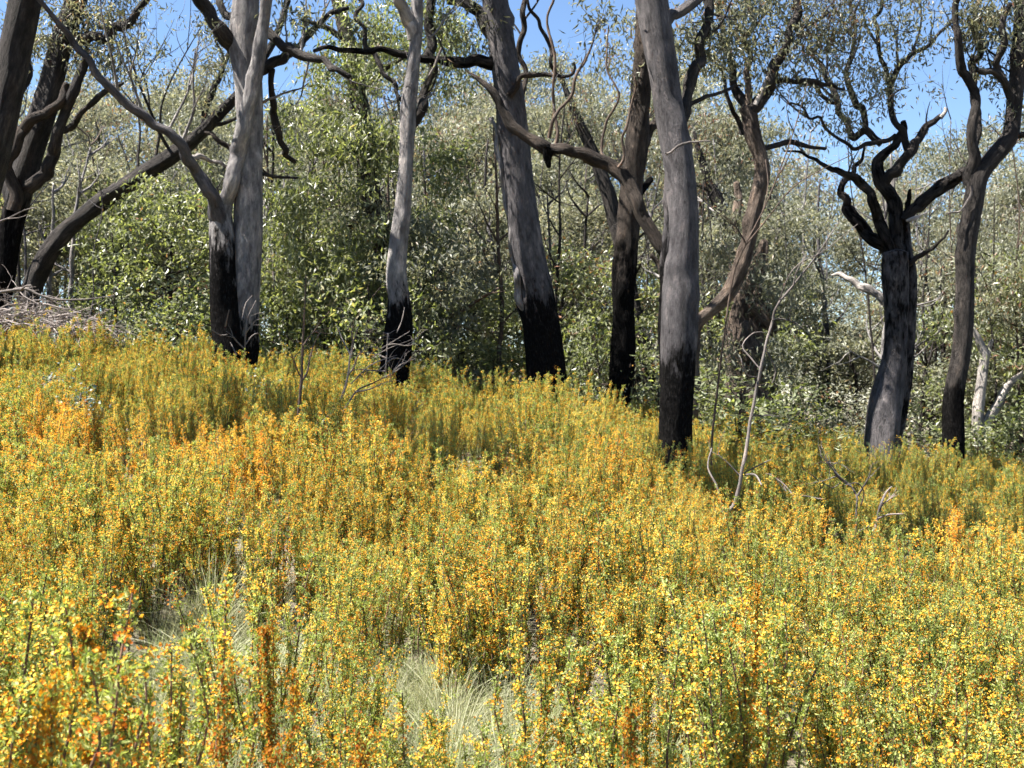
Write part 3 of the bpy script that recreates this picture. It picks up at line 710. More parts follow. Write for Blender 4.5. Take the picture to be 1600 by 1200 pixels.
front_tree('leaning_tree', 'dark trunk leaning far to the right between the brush pile and the forked gum', 19.0,
  [([(20, 600, 30), (30, 530, 29), (45, 465, 28), (62, 420, 27), (95, 372, 27), (145, 325, 27), (215, 278, 25), (270, 242, 23), (310, 212, 20), (345, 176, 17), (372, 148, 15), (400, 110, 13), (430, 60, 10), (450, 0, 8)], dict(rough=.09, char=.1))],
  [([(310, 208, 10), (322, 170, 10), (335, 130, 9), (352, 95, 8), (362, 60, 6)], dict(dy=.4)),
   ([(330, 195, 6), (352, 192, 6), (374, 182, 4)], dict(dy=-.2))],
  mat='dark_bark', twigs=[(270, 242, -.2, 1, 190, 6, 2), (215, 278, -.1, 1, 200, 5, 2), (352, 95, -.3, 1, 80, 5, 2), (240, 260, .2, 1, 240, 5, 1)],
  crown=[(330, 110, 50, 7), (300, 170, 40, 5), (350, 60, 40, 6)], high=[(450, 0, 8, 2, 2)], seed=24)

front_tree('leaning_tree', 'dim dark trunk leaning left between the thick gum and the charred trunk', 21.0,
  [([(1010, 590, 26), (990, 480, 24), (965, 360, 24), (935, 260, 21), (906, 195, 16), (884, 140, 9), (870, 100, 4)], dict(rough=.08, char=.6))], [], mat='dark_bark', crown=[(900, 160, 50, 10), (940, 200, 50, 8)], seed=25)
front_tree('leaning_tree', 'dim dark trunk leaning left above the broken brown trunk', 21.5,
  [([(1170, 620, 24), (1160, 500, 23), (1145, 380, 21), (1122, 315, 19), (1108, 285, 16), (1095, 245, 11), (1084, 205, 5)], dict(rough=.08, char=.6))], [([(1115, 300, 8), (1095, 290, 7), (1075, 285, 4)], dict())], mat='dark_bark', crown=[(1090, 240, 50, 8), (1130, 260, 50, 8)], seed=26)

# unseen tree added beyond the left edge to cast two shade bands on heath
def shade_tree():
    r = np.random.default_rng(61)
    b = np.array([-7.4, 8.6]); zb = gz(*b); org = np.array([b[0], b[1], zb])
    root = empty('added_shade_tree', org)
    tag(root, 'added unseen tree beyond the left edge, shaped to shade bands of the heath', 'tree')
    tb = TB()
    tb.add([[*org[:2], zb - .2, .26], [b[0] + .2, b[1], zb + 2.5, .21], [b[0] + .5, b[1] + .2, zb + 5, .17], [b[0] + .7, b[1] + .3, zb + 7.6, .10]], seg=18, rough=.06, char=char_fn(zb, 1.6), r=r)
    link('trunk', tb.build('trunk', [M['grey_bark']], origin=org), root)
    cs = []
    for (p0, p1, z, n) in (((-6.5, 10.1), (-3.9, 9.1), 8.0, 46), ((-2.1, 10.5), (1.1, 8.0), 7.9, 120)):
        t2 = TB()
        top = np.array([b[0] + .6, b[1] + .3, zb + 5.6])
        q0, q1 = np.array([*p0, z]), np.array([*p1, z + .1])
        pts = [[*top, .11], [*((top + q0) / 2 + np.array([0, 0, .5])), .085], [*q0, .06], [*((q0 + q1) / 2 + np.array([0, .1, .15])), .04], [*q1, .012]]
        t2.add(pts, seg=10, rough=.08, r=r)
        link('branch', t2.build('branch', [M['grey_bark']], origin=org), root)
        for k in range(n):
            t = (k + r.random()) / n
            cs.append(q0 + (q1 - q0) * t + r.normal(0, 1, 3) * np.array([.16, .42, .25]))
    V, F, tone = clump_leaves(r, np.array(cs), 170, .24, .13, .034)
    link('foliage', mesh('foliage', V - org, F, [M['shaded_gum_leaf']], False, None, {'tone': tone}), root)


shade_tree()

# ------------------------------------------------------------------ forest behind: crown variants, then copies
def bg_tree(seed, H, cb, cr, nl, per, leafL, leafW, mat, leaf, lean=.05, trunk_r=.11, char=1.2, hang=1.1, csz=.30):
    """one background tree of height H; crown starts at cb*H; returns trunk mesh, crown mesh"""
    r = np.random.default_rng(seed)
    tb = TB()
    tx = r.normal(0, lean * H, 2)
    k = 7
    pts = []
    for i in range(k + 1):
        t = i / k
        pts.append([tx[0] * t ** 1.3 + (r.normal(0, .06 * H * .12) if i else 0), tx[1] * t ** 1.3 + (r.normal(0, .06 * H * .12) if i else 0), -.3 + (H * .93 + .3) * t, trunk_r * (1.25 - t * 1.0) + .006])
    tr = np.array(pts)
    tb.add(pts, seg=9, rough=.07, step=lambda a: max(a * 1.6, .12), char=char_fn(0, char, .6), r=r)
    cs = []
    for j in range(nl):
        t = cb + (1 - cb) * (j + r.random()) / nl
        p = np.array([np.interp(t, np.linspace(0, 1, k + 1), tr[:, c]) for c in range(3)])
        a = r.uniform(0, 6.283)
        prof = math.sin(math.pi * min(1, max(.08, .25 + .62 * (t - cb) / (1 - cb)))) ** .7
        L = cr * prof * r.uniform(.55, 1.15)
        el = r.uniform(.15, .85)
        d = np.array([math.cos(a) * math.cos(el), math.sin(a) * math.cos(el), math.sin(el)])
        q = p.copy(); bp = [[*p, trunk_r * .38 * (1.2 - t)+.008]]
        n = 5
        for i in range(n):
            d = unit(d + r.normal(0, .2, 3) + np.array([0, 0, .04 - .10 * i / n]))
            q = q + d * L / n
            bp.append([*q, max(.004, bp[0][3] * (1 - .8 * (i + 1) / n))])
            if i >= 2 and (i == n - 1 or r.random() < .55):
                cs.append(q + r.normal(0, .16, 3) + np.array([0, 0, -.05]))
                if r.random() < .6: cs.append(q + r.normal(0, .34, 3) * np.array([1, 1, .8]) * min(1, L * .7))
        tb.add(bp, seg=5, rough=.03, step=lambda a: .3, char=-9, r=r)
    cs = np.array(cs)
    keep = r.random(len(cs)) < .86
    V, F, tone = clump_leaves(r, cs[keep], per, r.uniform(.6, 1.3, keep.sum()) * csz, leafL, leafW, hang)
    return tb.build('trunk', [M[mat]]), mesh('crown', V, F, [M[leaf]], False, None, {'tone': tone})


TALL = [bg_tree(100 + i, 10, cb, cr, int(nl * 1.35), 105, .165, .046, mt, 'gum_leaf', lean=ln_, char=ch) for i, (cb, cr, nl, mt, ln_, ch) in enumerate([
    (.38, 2.2, 24, 'grey_bark', .03, 1.5), (.46, 1.9, 22, 'dark_bark', .05, 2.0), (.30, 2.4, 28, 'brown_bark', .04, 1.0),
    (.40, 2.6, 24, 'pale_bark', .06, .6), (.36, 1.7, 22, 'dark_bark', .05, 2.4), (.52, 2.2, 20, 'pale_bark', .07, 1.2)])]
YOUNG = [bg_tree(200 + i, 5,   .22, 1.30, 30, 78, .14, .042, mt, lf, lean=.06, trunk_r=.05, char=.4, csz=.22) for i, (mt, lf) in enumerate([
    ('brown_bark', 'gum_leaf'), ('grey_bark', 'gum_leaf'), ('brown_bark', 'green_leaf'), ('dark_bark', 'gum_leaf'), ('brown_bark', 'green_leaf')])]
SHRUB = [bg_tree(300 + i, 2.2, .03, 1.15, 26, 20, .12, .05, 'brown_bark', lf, lean=.08, trunk_r=.028, char=0, hang=.15, csz=.19) for i, lf in enumerate(['broad_leaf', 'broad_leaf', 'green_leaf', 'gum_leaf'])]


def place(kind, lib, i, x, y, H, H0, label, cat, group, pn=('trunk', 'crown'), wid=None, r=rng):
    s = H / H0
    w = s if wid is None else wid
    o = empty(kind, (x, y, gz(x, y) - .02), r.uniform(0, 6.28), (w, w, s))
    tag(o, label, cat, group)
    for nme, me in zip(pn, lib[i]):
        link(nme, me, o)
    return o


SKU = [-400, 0, 170, 250, 330, 450, 560, 640, 760, 850, 950, 1040, 1100, 1180, 1250, 1350, 1450, 1530, 1600, 2000]
SKR = [90, 110, 118, 110, 95, 135, 95, 110, 115, 110, 88, 100, 120, 160, 196, 212, 195, 200, 165, 150]
r2 = np.random.default_rng(42)


def hgt(u, Y, row):
    x = (u - 800) / F_PX * Y
    return x, EYE + (600 - row) / F_PX * Y - gz(x, Y)


BG = 'forest eucalypts behind the burnt trees'
BGL = 'olive-leaved eucalypt standing in the dense forest behind the burnt trunks'
for Y0, Y1, du, lo, hi in ((38, 50, 70, -6, 20), (29, 36, 62, 30, 110), (23, 27, 90, 110, 260)):
    u = -260
    while u < 1880:
        uu = u + r2.uniform(-.35, .35) * du
        Y = r2.uniform(Y0, Y1)
        row = np.interp(uu, SKU, SKR) + r2.uniform(lo, hi)
        x, H = hgt(uu, Y, row)
        skip = (1215 < uu < 1345 and Y0 > 24 and r2.random() < .6) or (1420 < uu < 1490 and r2.random() < .75)
        if skip:                                          # low trees under the gaps where sky shows
            x, H = hgt(uu, Y, 500 + r2.uniform(-50, 70))
        if not skip or H > 1.2:
            place('forest_tree', TALL, int(r2.integers(len(TALL))), x, Y, H, 10, BGL, 'tree', BG, wid=max(.85, H / 10) * r2.uniform(.95, 1.25), r=r2)
        u += du * (1.35 if uu > 1200 else 1)
YG = 'young eucalypts at the forest edge'
YL = 'slim young eucalypt, leafy almost to the ground, at the edge of the forest'
u = -200
while u < 1850:
    uu = u + r2.uniform(-25, 25)
    Y = r2.uniform(18.6, 23.5)
    x, H = hgt(uu, Y, np.interp(uu, [0, 400, 800, 1250, 1600], [330, 320, 380, 470, 480]) + r2.uniform(-90, 90))
    if r2.random() < (.72 if -20 < uu < 340 else .22): pass
    elif not ((1225 < uu < 1345 and r2.random() < .85) or (1425 < uu < 1480 and r2.random() < .7)):
        place('young_tree', YOUNG, int(r2.integers(len(YOUNG))), x, Y, H, 5, YL, 'tree', YG, wid=r2.uniform(.85, 1.2), r=r2)
    u += 52
SG = 'leafy shrubs along the far edge of the heath'
SL = 'rounded broad-leaved green shrub at the far edge of the flowering heath'
u = -150
while u < 1800:
    uu = u + r2.uniform(-20, 20)
    Y = r2.uniform(17.4, 19.5)
    x, H = hgt(uu, Y, np.interp(uu, [0, 240, 500, 800, 1100, 1300, 1600], [470, 470, 440, 520, 570, 640, 650]) + r2.uniform(-35, 45))
    place('leafy_shrub', SHRUB, int(r2.integers(len(SHRUB))), x, Y, max(H, .9), 2.2, SL, 'shrub', SG, ('stem', 'foliage'), wid=r2.uniform(.6, .95), r=r2)
    u += 62
for (px, Y, row, w, i, lb) in [(1155, 14.6, 590, 1.05, 0, 'big glossy broad-leaved shrub just right of the tall smooth gum'),
                               (1030, 15.6, 590, .6, 2, 'small bright green shrub tucked left of the tall smooth gum'),
                               (270, 16.6, 470, .75, 2, 'fresh green leafy shrub right of the brush pile'),
                               (1230, 16.2, 610, .8, 1, 'broad-leaved shrub between the broken trunk and the gnarled tree')]:
    x, H = hgt(px, Y, row)
    place('leafy_shrub', SHRUB, i, x, Y, H, 2.2, lb, 'shrub', SG, ('stem', 'foliage'), wid=w, r=r2)

# thin bare poles in the forest
for j in range(120):
    uu = r2.uniform(-50, 1650); Y = r2.uniform(18.5, 26)
    x = (uu - 800) / F_PX * Y
    H = min(r2.uniform(2.5, 8.5), hgt(uu, Y, r2.uniform(120, 330))[1])
    tb = TB(); a = r2.uniform(-.12, .12); w = r2.uniform(.014, .05) if j % 3 else r2.uniform(.03, .075)
    pts = [[a * H * t + r2.normal(0, .05), r2.normal(0, .06), -.1 + H * t, w * (1.1 - .8 * t)] for t in np.linspace(0, 1, 6)]
    o = empty('sapling_pole', (x, Y, gz(x, Y)))
    tag(o, 'thin bare dead sapling pole standing among the forest shrubs', 'sapling', 'bare sapling poles in the forest')
    Q = tb.add(pts, seg=6, rough=.05, step=lambda q: .2, char=char_fn(0, r2.uniform(-1, 1.5), .5), r=r2)
    tips = []
    for q in range(6):
        b = Q[int(r2.integers(len(Q) // 3, len(Q)))]
        grow_twigs(tb, tips, r2, b[:3], (r2.normal(), r2.normal(), .7), H * .16, w * .45, 1)
    link('stem', tb.build('stem', [M[['dark_bark', 'grey_bark', 'brown_twig', 'pale_bark'][j % 4]]]), o)

# small grey-leaved seedlings in the upper heath
M['glaucous_leaf'] = leaf_mat('glaucous_leaf', [(0.0, (0.084, 0.112, 0.091)), (0.5, (0.168, 0.21, 0.175)), (1.0, (0.294, 0.336, 0.294))], trans=.3, tcol=(1, 1.1, .9), rough=.5, spec=.4)
GLA = [bg_tree(340, 1.0, .2, .3, 16, 14, .06, .04, 'brown_twig', 'glaucous_leaf', lean=.05, trunk_r=.012, char=0, hang=.1, csz=.07)]
for (px, Y, lb) in [(78, 11.6, 'blue-grey leaved seedling in the heath at the far left'), (425, 12.6, 'blue-grey leaved seedling right of the forked gum\'s foot'), (115, 10.6, 'lower of the two blue-grey leaved seedlings at the far left')]:
    x = (px - 800) / F_PX * Y
    place('grey_seedling', GLA, 0, x, Y, .82, 1.0, lb, 'seedling', 'grey-leaved seedlings in the heath', ('stem', 'foliage'), r=r2)

# ------------------------------------------------------------------ dead saplings, fallen branches
def dead(name, label, Y, main, side=(), twigs=(), mat='dead_twig', seed=0, cat='dead sapling', foot=True, dy=0.0, thin=.62):
    main = [(a, b, c * thin) for a, b, c in main]
    side = [[(a, b, c * (thin + .08)) for a, b, c in q] for q in side]
    r = np.random.default_rng(500 + seed)
    b = PX(main[0][0], main[0][1], Y)
    zb = gz(b[0], Y)
    org = np.array([b[0], Y, zb if foot else b[2]])
    root = empty(name, org); tag(root, label, cat)
    P = path(main, Y, dy, .03)
    if foot: P = np.vstack([[P[0, 0], P[0, 1], min(zb - .08, P[0, 2] - .02), P[0, 3] * 1.1], P])
    tb = TB(); tb.add(P, seg=9, rough=.08, step=lambda a: .04, char=-9, r=r)
    link('stem', tb.build('stem', [M[mat]], origin=org), root)
    t2 = TB(); tips = []
    for pts in side: t2.add(path(pts, Y, r.uniform(-.5, .5), .03), seg=6, rough=.06, step=lambda a: .05, char=-9, r=r)
    for (px, py, dx, dz, L, w, dp) in twigs:
        grow_twigs(t2, tips, r, PX(px, py, Y), (dx, r.uniform(-.5, .5), dz), L / F_PX * Y, w / 2 / F_PX * Y, dp, spread=.7, up=0)
    if t2.V: link('twigs', t2.build('twigs', [M[mat]], origin=org), root)
    return root


dead('dead_sapling', 'tall thin dead sapling leaning right out of the flowers in front of the leafy shrub', 7.6,
  [(1132, 822, 11), (1148, 786, 11), (1158, 745, 9), (1166, 700, 9), (1174, 650, 8), (1184, 600, 8), (1194, 550, 7), (1206, 505, 6), (1214, 478, 6), (1240, 445, 5), (1268, 410, 4), (1290, 378, 3), (1312, 345, 2)],
  [[(1196, 545, 4), (1204, 560, 4), (1212, 580, 3), (1206, 600, 2)], [(1190, 580, 4), (1174, 560, 4), (1160, 540, 3), (1178, 520, 3), (1196, 520, 2)],
   [(1214, 478, 3), (1240, 420, 3), (1290, 390, 2), (1340, 350, 1.5)], [(1130, 800, 5), (1120, 760, 5), (1106, 730, 4), (1112, 700, 3)], [(1186, 590, 3), (1166, 585, 3), (1158, 560, 2)],
   [(1164, 742, 5), (1180, 742, 5), (1190, 758, 3)], [(1160, 740, 3), (1190, 725, 3), (1205, 718, 2)]],
  [(1240, 445, .3, 1, 60, 3, 1), (1206, 500, .8, .1, 60, 3, 1), (1174, 650, .8, .4, 50, 3, 1), (1158, 745, -.6, .5, 60, 3, 1)], seed=1, thin=.62)
dead('dead_sapling', 'thin pale dead stem slanting up across the crooked limb toward the sky', 11.5,
  [(1112, 700, 6), (1122, 600, 6), (1132, 520, 5), (1146, 430, 5), (1166, 380, 4), (1192, 330, 4), (1216, 272, 4), (1240, 205, 3), (1262, 130, 2)],
  [[(1166, 382, 4), (1200, 340, 3), (1240, 292, 3), (1290, 262, 2), (1335, 240, 2)], [(1192, 330, 3), (1200, 290, 2), (1196, 250, 2)]],
  [(1216, 272, .7, .8, 60, 3, 1), (1166, 382, -.6, .8, 60, 3, 1), (1240, 205, -.3, .9, 50, 2, 1)], seed=21, thin=.6, mat='brown_twig')
dead('dead_sapling', 'thin brown upright dead stem among the flowers left of the pale gum', 9.6,
  [(465, 690, 8), (467, 640, 8), (471, 590, 7), (473, 540, 6), (476, 480, 4), (478, 430, 3)],
  [[(469, 600, 5), (480, 580, 4), (488, 545, 3), (500, 520, 2)]], [(474, 540, .3, 1, 70, 3, 1), (471, 590, -.5, .8, 60, 3, 1)], mat='brown_twig', seed=2)
dead('dead_sapling', 'forked bare pinkish sapling curving up from the flowers in front of the pale gum', 9.8,
  [(503, 672, 7), (520, 645, 7), (536, 615, 6), (544, 585, 5), (548, 550, 4), (560, 510, 3)],
  [[(512, 672, 5), (532, 650, 5), (556, 612, 4), (580, 600, 3), (610, 585, 2)], [(548, 555, 4), (535, 530, 3), (524, 505, 2)], [(548, 600, 3), (580, 570, 3), (620, 555, 2)]],
  [(544, 585, .8, .5, 80, 3, 2), (556, 612, .9, .3, 70, 3, 2), (548, 560, .4, .8, 70, 3, 2)], seed=3)
dead('dead_bush', 'spray of bare white twigs across the foot of the pale gum', 13.9,
  [(600, 625, 5), (602, 590, 5), (604, 560, 4), (606, 520, 3)],
  [[(594, 620, 3), (620, 575, 3), (650, 560, 2)], [(590, 580, 3), (615, 560, 3), (640, 566, 2)], [(585, 600, 3), (610, 585, 3), (636, 545, 2)], [(580, 560, 3), (606, 545, 2), (645, 530, 2)], [(595, 545, 3), (620, 530, 2), (640, 518, 2)], [(620, 520, 3), (628, 500, 2), (632, 480, 2)], [(560, 585, 3), (590, 600, 3), (640, 612, 3), (700, 612, 2)]],
  [(600, 590, .9, .3, 60, 3, 2), (604, 560, -.8, .5, 60, 3, 2), (602, 580, -.9, .2, 70, 3, 2), (604, 540, .8, .4, 50, 3, 2)], seed=4, cat='dead bush')
dead('dead_bush', 'few bare white twigs in front of the forked gum\'s black foot', 13.8,
  [(380, 590, 4), (382, 550, 4), (384, 520, 4), (388, 495, 3), (400, 470, 2)],
  [[(382, 540, 3), (398, 522, 3), (420, 524, 2)], [(330, 515, 3), (345, 524, 3), (356, 522, 2)], [(378, 500, 3), (384, 475, 3), (394, 462, 2)], [(370, 555, 3), (360, 535, 2)], [(352, 510, 3), (358, 484, 2)]],
  [(384, 520, .7, .6, 40, 3, 1), (382, 545, -.6, .6, 40, 3, 1)], seed=5, cat='dead bush')
dead('dead_bush', 'low tangle of grey dead twigs in the dark hollow of the heath', 9.2,
  [(1338, 800, 7), (1340, 780, 7), (1330, 760, 6), (1312, 745, 5), (1290, 720, 3)],
  [[(1345, 790, 5), (1350, 770, 4), (1340, 755, 4), (1320, 758, 3)], [(1312, 755, 3), (1300, 762, 3), (1280, 750, 2)], [(1240, 775, 4), (1226, 758, 4), (1205, 742, 3), (1196, 740, 2)], [(1285, 770, 4), (1278, 750, 4), (1258, 735, 3), (1252, 728, 2)]],
  [(1330, 760, -.8, .5, 70, 4, 2), (1340, 775, .5, .8, 60, 4, 1), (1312, 745, -.6, .8, 50, 3, 1), (1290, 780, -.9, .1, 60, 3, 1)], seed=6, cat='dead bush', thin=.42)
dead('dead_sapling', 'short forked dead stick standing in the flowers at the hollow\'s right end', 8.6,
  [(1364, 846, 8), (1370, 815, 8), (1376, 790, 7), (1384, 770, 5), (1394, 760, 3)],
  [[(1372, 810, 4), (1388, 804, 4), (1412, 803, 3)], [(1368, 815, 3), (1352, 825, 3), (1340, 830, 2)]], [(1376, 790, .7, .5, 40, 3, 1)], seed=7)
dead('fallen_branch', 'long bleached dead branch lying across the top of the brush pile', 15.4,
  [(-30, 462, 8), (10, 455, 8), (40, 452, 7), (60, 460, 6), (90, 468, 5), (130, 468, 4), (180, 462, 2)],
  [[(30, 455, 5), (40, 447, 4), (50, 446, 2)]], [(60, 460, .8, -.2, 70, 3, 1)], seed=8, cat='branch', foot=False)
dead('dead_branch', 'bare whitish twig reaching in from the left edge in front of the dark tree', 14.0,
  [(-40, 380, 5), (-10, 352, 5), (15, 340, 4), (40, 328, 3), (58, 324, 2)], [[(10, 342, 3), (30, 340, 2), (42, 336, 1.5)]], seed=9, cat='branch', foot=False)
dead('fallen_branch', 'bleached fallen limb in the forest between the leaning gum and the dark trunk', 20.0,
  [(840, 408, 4), (870, 416, 5), (900, 416, 5), (945, 419, 4), (960, 420, 3)],
  [[(870, 430, 4), (895, 445, 5), (915, 465, 4), (930, 470, 3)], [(850, 420, 3), (890, 404, 3), (930, 400, 2)]],
  [(890, 416, .8, .3, 70, 4, 2), (900, 440, .8, -.3, 80, 4, 2), (880, 420, -.5, .6, 60, 4, 2), (915, 465, .8, -.4, 60, 3, 2), (870, 416, .5, -.8, 90, 4, 2)], seed=10, cat='branch', foot=False)
dead('fallen_branch', 'dark fallen limb slanting up through the shrubs right of the pale gum', 18.6,
  [(650, 520, 8), (690, 500, 10), (720, 486, 11), (745, 470, 9), (780, 450, 5)], [[(735, 478, 5), (760, 460, 4), (790, 455, 2)]], [(690, 500, .8, -.4, 60, 4, 2), (650, 515, -.5, .3, 50, 4, 2)], mat='brown_twig', seed=11, cat='branch', foot=False)

# brush pile at the left: a heap of dead sticks nobody could count
r3 = np.random.default_rng(77)
tb = TB(); tips = []
for k in range(420):
    px = r3.uniform(-60, 165); Y = r3.uniform(15.6, 17.2)
    x = (px - 800) / F_PX * Y
    z = gz(x, Y) + .72 + abs(r3.normal(0, .16)) * (1.2 - abs(px - 50) / 160) + .1
    a = r3.uniform(0, 6.28)
    grow_twigs(tb, tips, r3, (x, Y, z), (math.cos(a), math.sin(a), r3.uniform(-.25, .3)), r3.uniform(.25, .8), r3.uniform(.005, .016), 1, up=-.06, kids=(1, 3))
bp_ = link('brush_pile', tb.build('brush_pile', [M['bleached_twig']]))
tag(bp_, 'heap of pale dead sticks and brush at the left end of the heath', 'brush pile')

# ------------------------------------------------------------------ flowering heath
def heath(seed, nst=12, h=(.5, .82), spread=.17, nsh=44, fl=.75, deep=0.0, leaves=6, ftop=.30, fs=1.0):
    """one multi-stemmed pea shrub: stems, leaves, flowers as three numpy sets"""
    r = np.random.default_rng(900 + seed)
    tb = TB()
    Lc, La, Ln, Ll = [], [], [], []
    Fc, Fd, Ft = [], [], []
    for s in range(nst):
        a = r.uniform(0, 6.283)
        b = np.array([math.cos(a), math.sin(a), 0]) * r.uniform(.0, .10)
        H = r.uniform(*h)
        out = np.array([math.cos(a), math.sin(a), 0]) * r.uniform(.02, 1) * spread
        k = 6
        pts = []
        for i in range(k + 1):
            t = i / k
            p = b + out * t ** 1.4 + np.array([*r.normal(0, .011, 2), H * t - .02])
            pts.append([*p, .0042 * (1 - .8 * t) + .0008])
        Q = tb.add(pts, seg=5, rough=.0, step=lambda q: .07, char=-9, cap=False, r=r)
        P = np.array(pts)
        tt = np.linspace(0, 1, k + 1)
        sh = .22 * r.random() + .06
        st0 = np.clip(r.beta(2.2, 1.9) * .8 + .08 - deep, .03, .95)
        m = int(160 * H / .7)
        t = r.uniform(.08, 1, m)
        ps = np.stack([np.interp(t, tt, P[:, c]) for c in range(3)], -1)
        Lc.append(ps + r.normal(0, .006, (m, 3))); La.append(r.normal(0, .8, (m, 3)) + np.array([0, 0, .5])); Ln.append(r.normal(0, 1, (m, 3))); Ll.append(.4 + .2 * t)
        n = int(nsh * H / .7)
        for j in range(n):
            t = sh + (1 - sh) * (j + r.random()) / n
            p = np.array([np.interp(t, tt, P[:, c]) for c in range(3)])
            aa = r.uniform(0, 6.283); el = r.uniform(.35, 1.15)
            d = np.array([math.cos(aa) * math.cos(el), math.sin(aa) * math.cos(el), math.sin(el)])
            L = r.uniform(.014, .046) * (1.25 - .6 * t)
            if r.random() < .14: L *= 3.0
            m = leaves + 4 + int(L * 80)
            u = r.random(m)[:, None]
            Lc.append(p + d * L * u + r.normal(0, .004, (m, 3)))
            La.append(d * .7 + r.normal(0, .7, (m, 3)) + np.array([0, 0, .3]))
            Ln.append(r.normal(0, 1, (m, 3)))
            Ll.append(np.full(m, .45 + .2 * t))
            if r.random() < fl and t > ftop:
                q = int(r.integers(6, 15)) + (5 if L > .06 else 0)
                u = r.uniform(.35, 1.05, q)[:, None]
                sto = st0 + r.normal(0, .10)
                Fc.append(p + d * L * u + r.normal(0, .0085, (q, 3)))
                Fd.append(d * .5 + r.normal(0, .6, (q, 3)) + np.array([0, 0, .35]))
                Ft.append(np.full(q, sto) + r.normal(0, .09, q))
    Lc, La, Ln = np.vstack(Lc), np.vstack(La), np.vstack(Ln)
    m = len(Lc)
    LV, LF = leaf_quads(Lc, La, Ln, r.uniform(.0075, .0145, m), r.uniform(.0036, .0064, m))
    lt = np.clip(r.beta(2.3, 2.0, m) + (np.concatenate(Ll) - .55) * .6, 0, 1)
    Fc, Fd = np.vstack(Fc), unit(np.vstack(Fd)); ft = np.clip(np.concatenate(Ft), 0, 1)
    n = len(Fc)
    ref = unit(r.normal(0, 1, (n, 3)))
    U = unit(np.cross(Fd, ref)); W = np.cross(Fd, U)
    sz = r.uniform(.0026, .0043, n)[:, None] * fs
    Vs, tn = [], []
    for kk in range(3):
        an = kk * 2.0944 + r.uniform(-.3, .3, n)[:, None]
        e = U * np.cos(an) + W * np.sin(an)
        sd = np.cross(Fd, e)
        op = r.uniform(.25, .75, n)[:, None]
        tip = Fc + sz * (e * 1.0 + Fd * op)
        md = Fc + sz * (e * .55 + Fd * .45)
        Vs.append(np.stack([Fc, md + sd * sz * .8, tip, md - sd * sz * .8], 1))
        tn.append(np.clip(ft + r.normal(0, .10, n), 0, 1))
    FV = np.concatenate(Vs).reshape(-1, 3)
    FF = np.arange(len(FV)).reshape(-1, 4)
    return tb, (LV, LF, lt), (FV, FF, np.concatenate(tn))


def heath_parts(h, flower='pea_flower'):
    tb, (LV, LF, lt), (FV, FF, ft) = h
    return (tb.build('stem', [M['heath_stem']]), mesh('foliage', LV, LF, [M['heath_leaf']], False, None, {'tone': lt}),
            mesh('blossom', FV, FF, [M[flower]], False, None, {'tone': ft}))


def heath_joined(h, flower='pea_flower'):
    tb, (LV, LF, lt), (FV, FF, ft) = h
    SV, SF, SW, SC = np.vstack(tb.V), np.vstack(tb.F), np.vstack(tb.W), np.concatenate(tb.C)
    a, b = len(SV), len(SV) + len(LV)
    V = np.vstack([SV, LV, FV]); F = np.vstack([SF, LF + a, FF + b])
    tone = np.concatenate([np.zeros(len(SF)), lt, ft])
    mi = np.concatenate([np.zeros(len(SF)), np.ones(len(LF)), np.full(len(FF), 2)])
    tw = np.vstack([SW, np.zeros((len(LV) + len(FV), 3))]); ch = np.full(len(V), -9.0)
    return mesh('heath_joined', V, F, [M['heath_stem'], M['heath_leaf'], M[flower]], False, {'tube': tw, 'char': ch}, {'tone': tone}, mi)


NEAR = [heath(i, nst=int(n), fl=f, deep=d, leaves=l) for i, (n, f, d, l) in enumerate([(14, .34, .05, 10), (14, .42, .08, 10), (14, .50, .05, 10), (14, .54, .10, 10), (15, .62, .05, 9), (16, .66, .08, 9)])]
FAR = [heath(40 + i, nst=15, h=(.5, .84), spread=.15, nsh=34, fl=f, deep=d, leaves=2, ftop=.15, fs=1.22) for i, (f, d) in enumerate([(.86, .04), (.94, .07), (1.0, .04), (1.0, .06)])]
NEARM = [heath_parts(h) for h in NEAR]

# positions: jittered grid over the heath, thinned in the grassy gaps
GAPS = [(-1.30, 4.7, 0.37), (-1.48, 5.3, 0.43), (-1.72, 5.9, 0.25), (-1.08, 3.6, 0.31), (-1.26, 4.2, 0.33), (-.20, 3.4, 0.26), (-.26, 4.0, 0.33), (-.30, 4.6, 0.33), (-.36, 5.1, 0.28), (-.42, 3.3, 0.26), (.10, 3.9, 0.20), (.13, 4.5, 0.24), (-.85, 3.3, 0.24), (.62, 4.2, 0.18), (-2.2, 4.6, 0.31), (.9, 3.2, 0.20), (-.1, 2.7, 0.20), (-.9, 2.6, 0.23), (-1.6, 12.2, .5), (-1.35, 11.0, .55), (-.7, 11.3, .6), (-.1, 11.6, .5), (2.5, 9.8, .85), (3.2, 9.4, .95), (3.9, 9.1, .9), (4.6, 8.9, .7), (-4.2, 11.8, .5), (-3.4, 10.2, .35)]
r4 = np.random.default_rng(31)
pts = []
for y in np.arange(1.9, 17.6, .36):
    for x in np.arange(-11, 11, .36):
        px, py = x + r4.uniform(-.17, .17), y + r4.uniform(-.17, .17)
        if abs(px) > .53 * py + .9: continue
        if py > 16.6 + .5 * math.sin(px * 1.7) + .3 * math.sin(px * 4.1): continue
        if any((px - a) ** 2 + (py - b) ** 2 < c * c for a, b, c in GAPS) and (py > 7 or r4.random() > .07): continue
        if r4.random() < .05: continue
        pts.append((px, py))
pts = np.array(pts)
pts = pts[np.argsort(np.hypot(pts[:, 0], pts[:, 1]))]
pz = ground(pts[:, 0], pts[:, 1])
HG = 'flowering heath shrubs on the near slope'
HL = 'knee-high heath shrub with upright stems of tiny green leaves and yellow-orange pea flowers'
NIND = 296


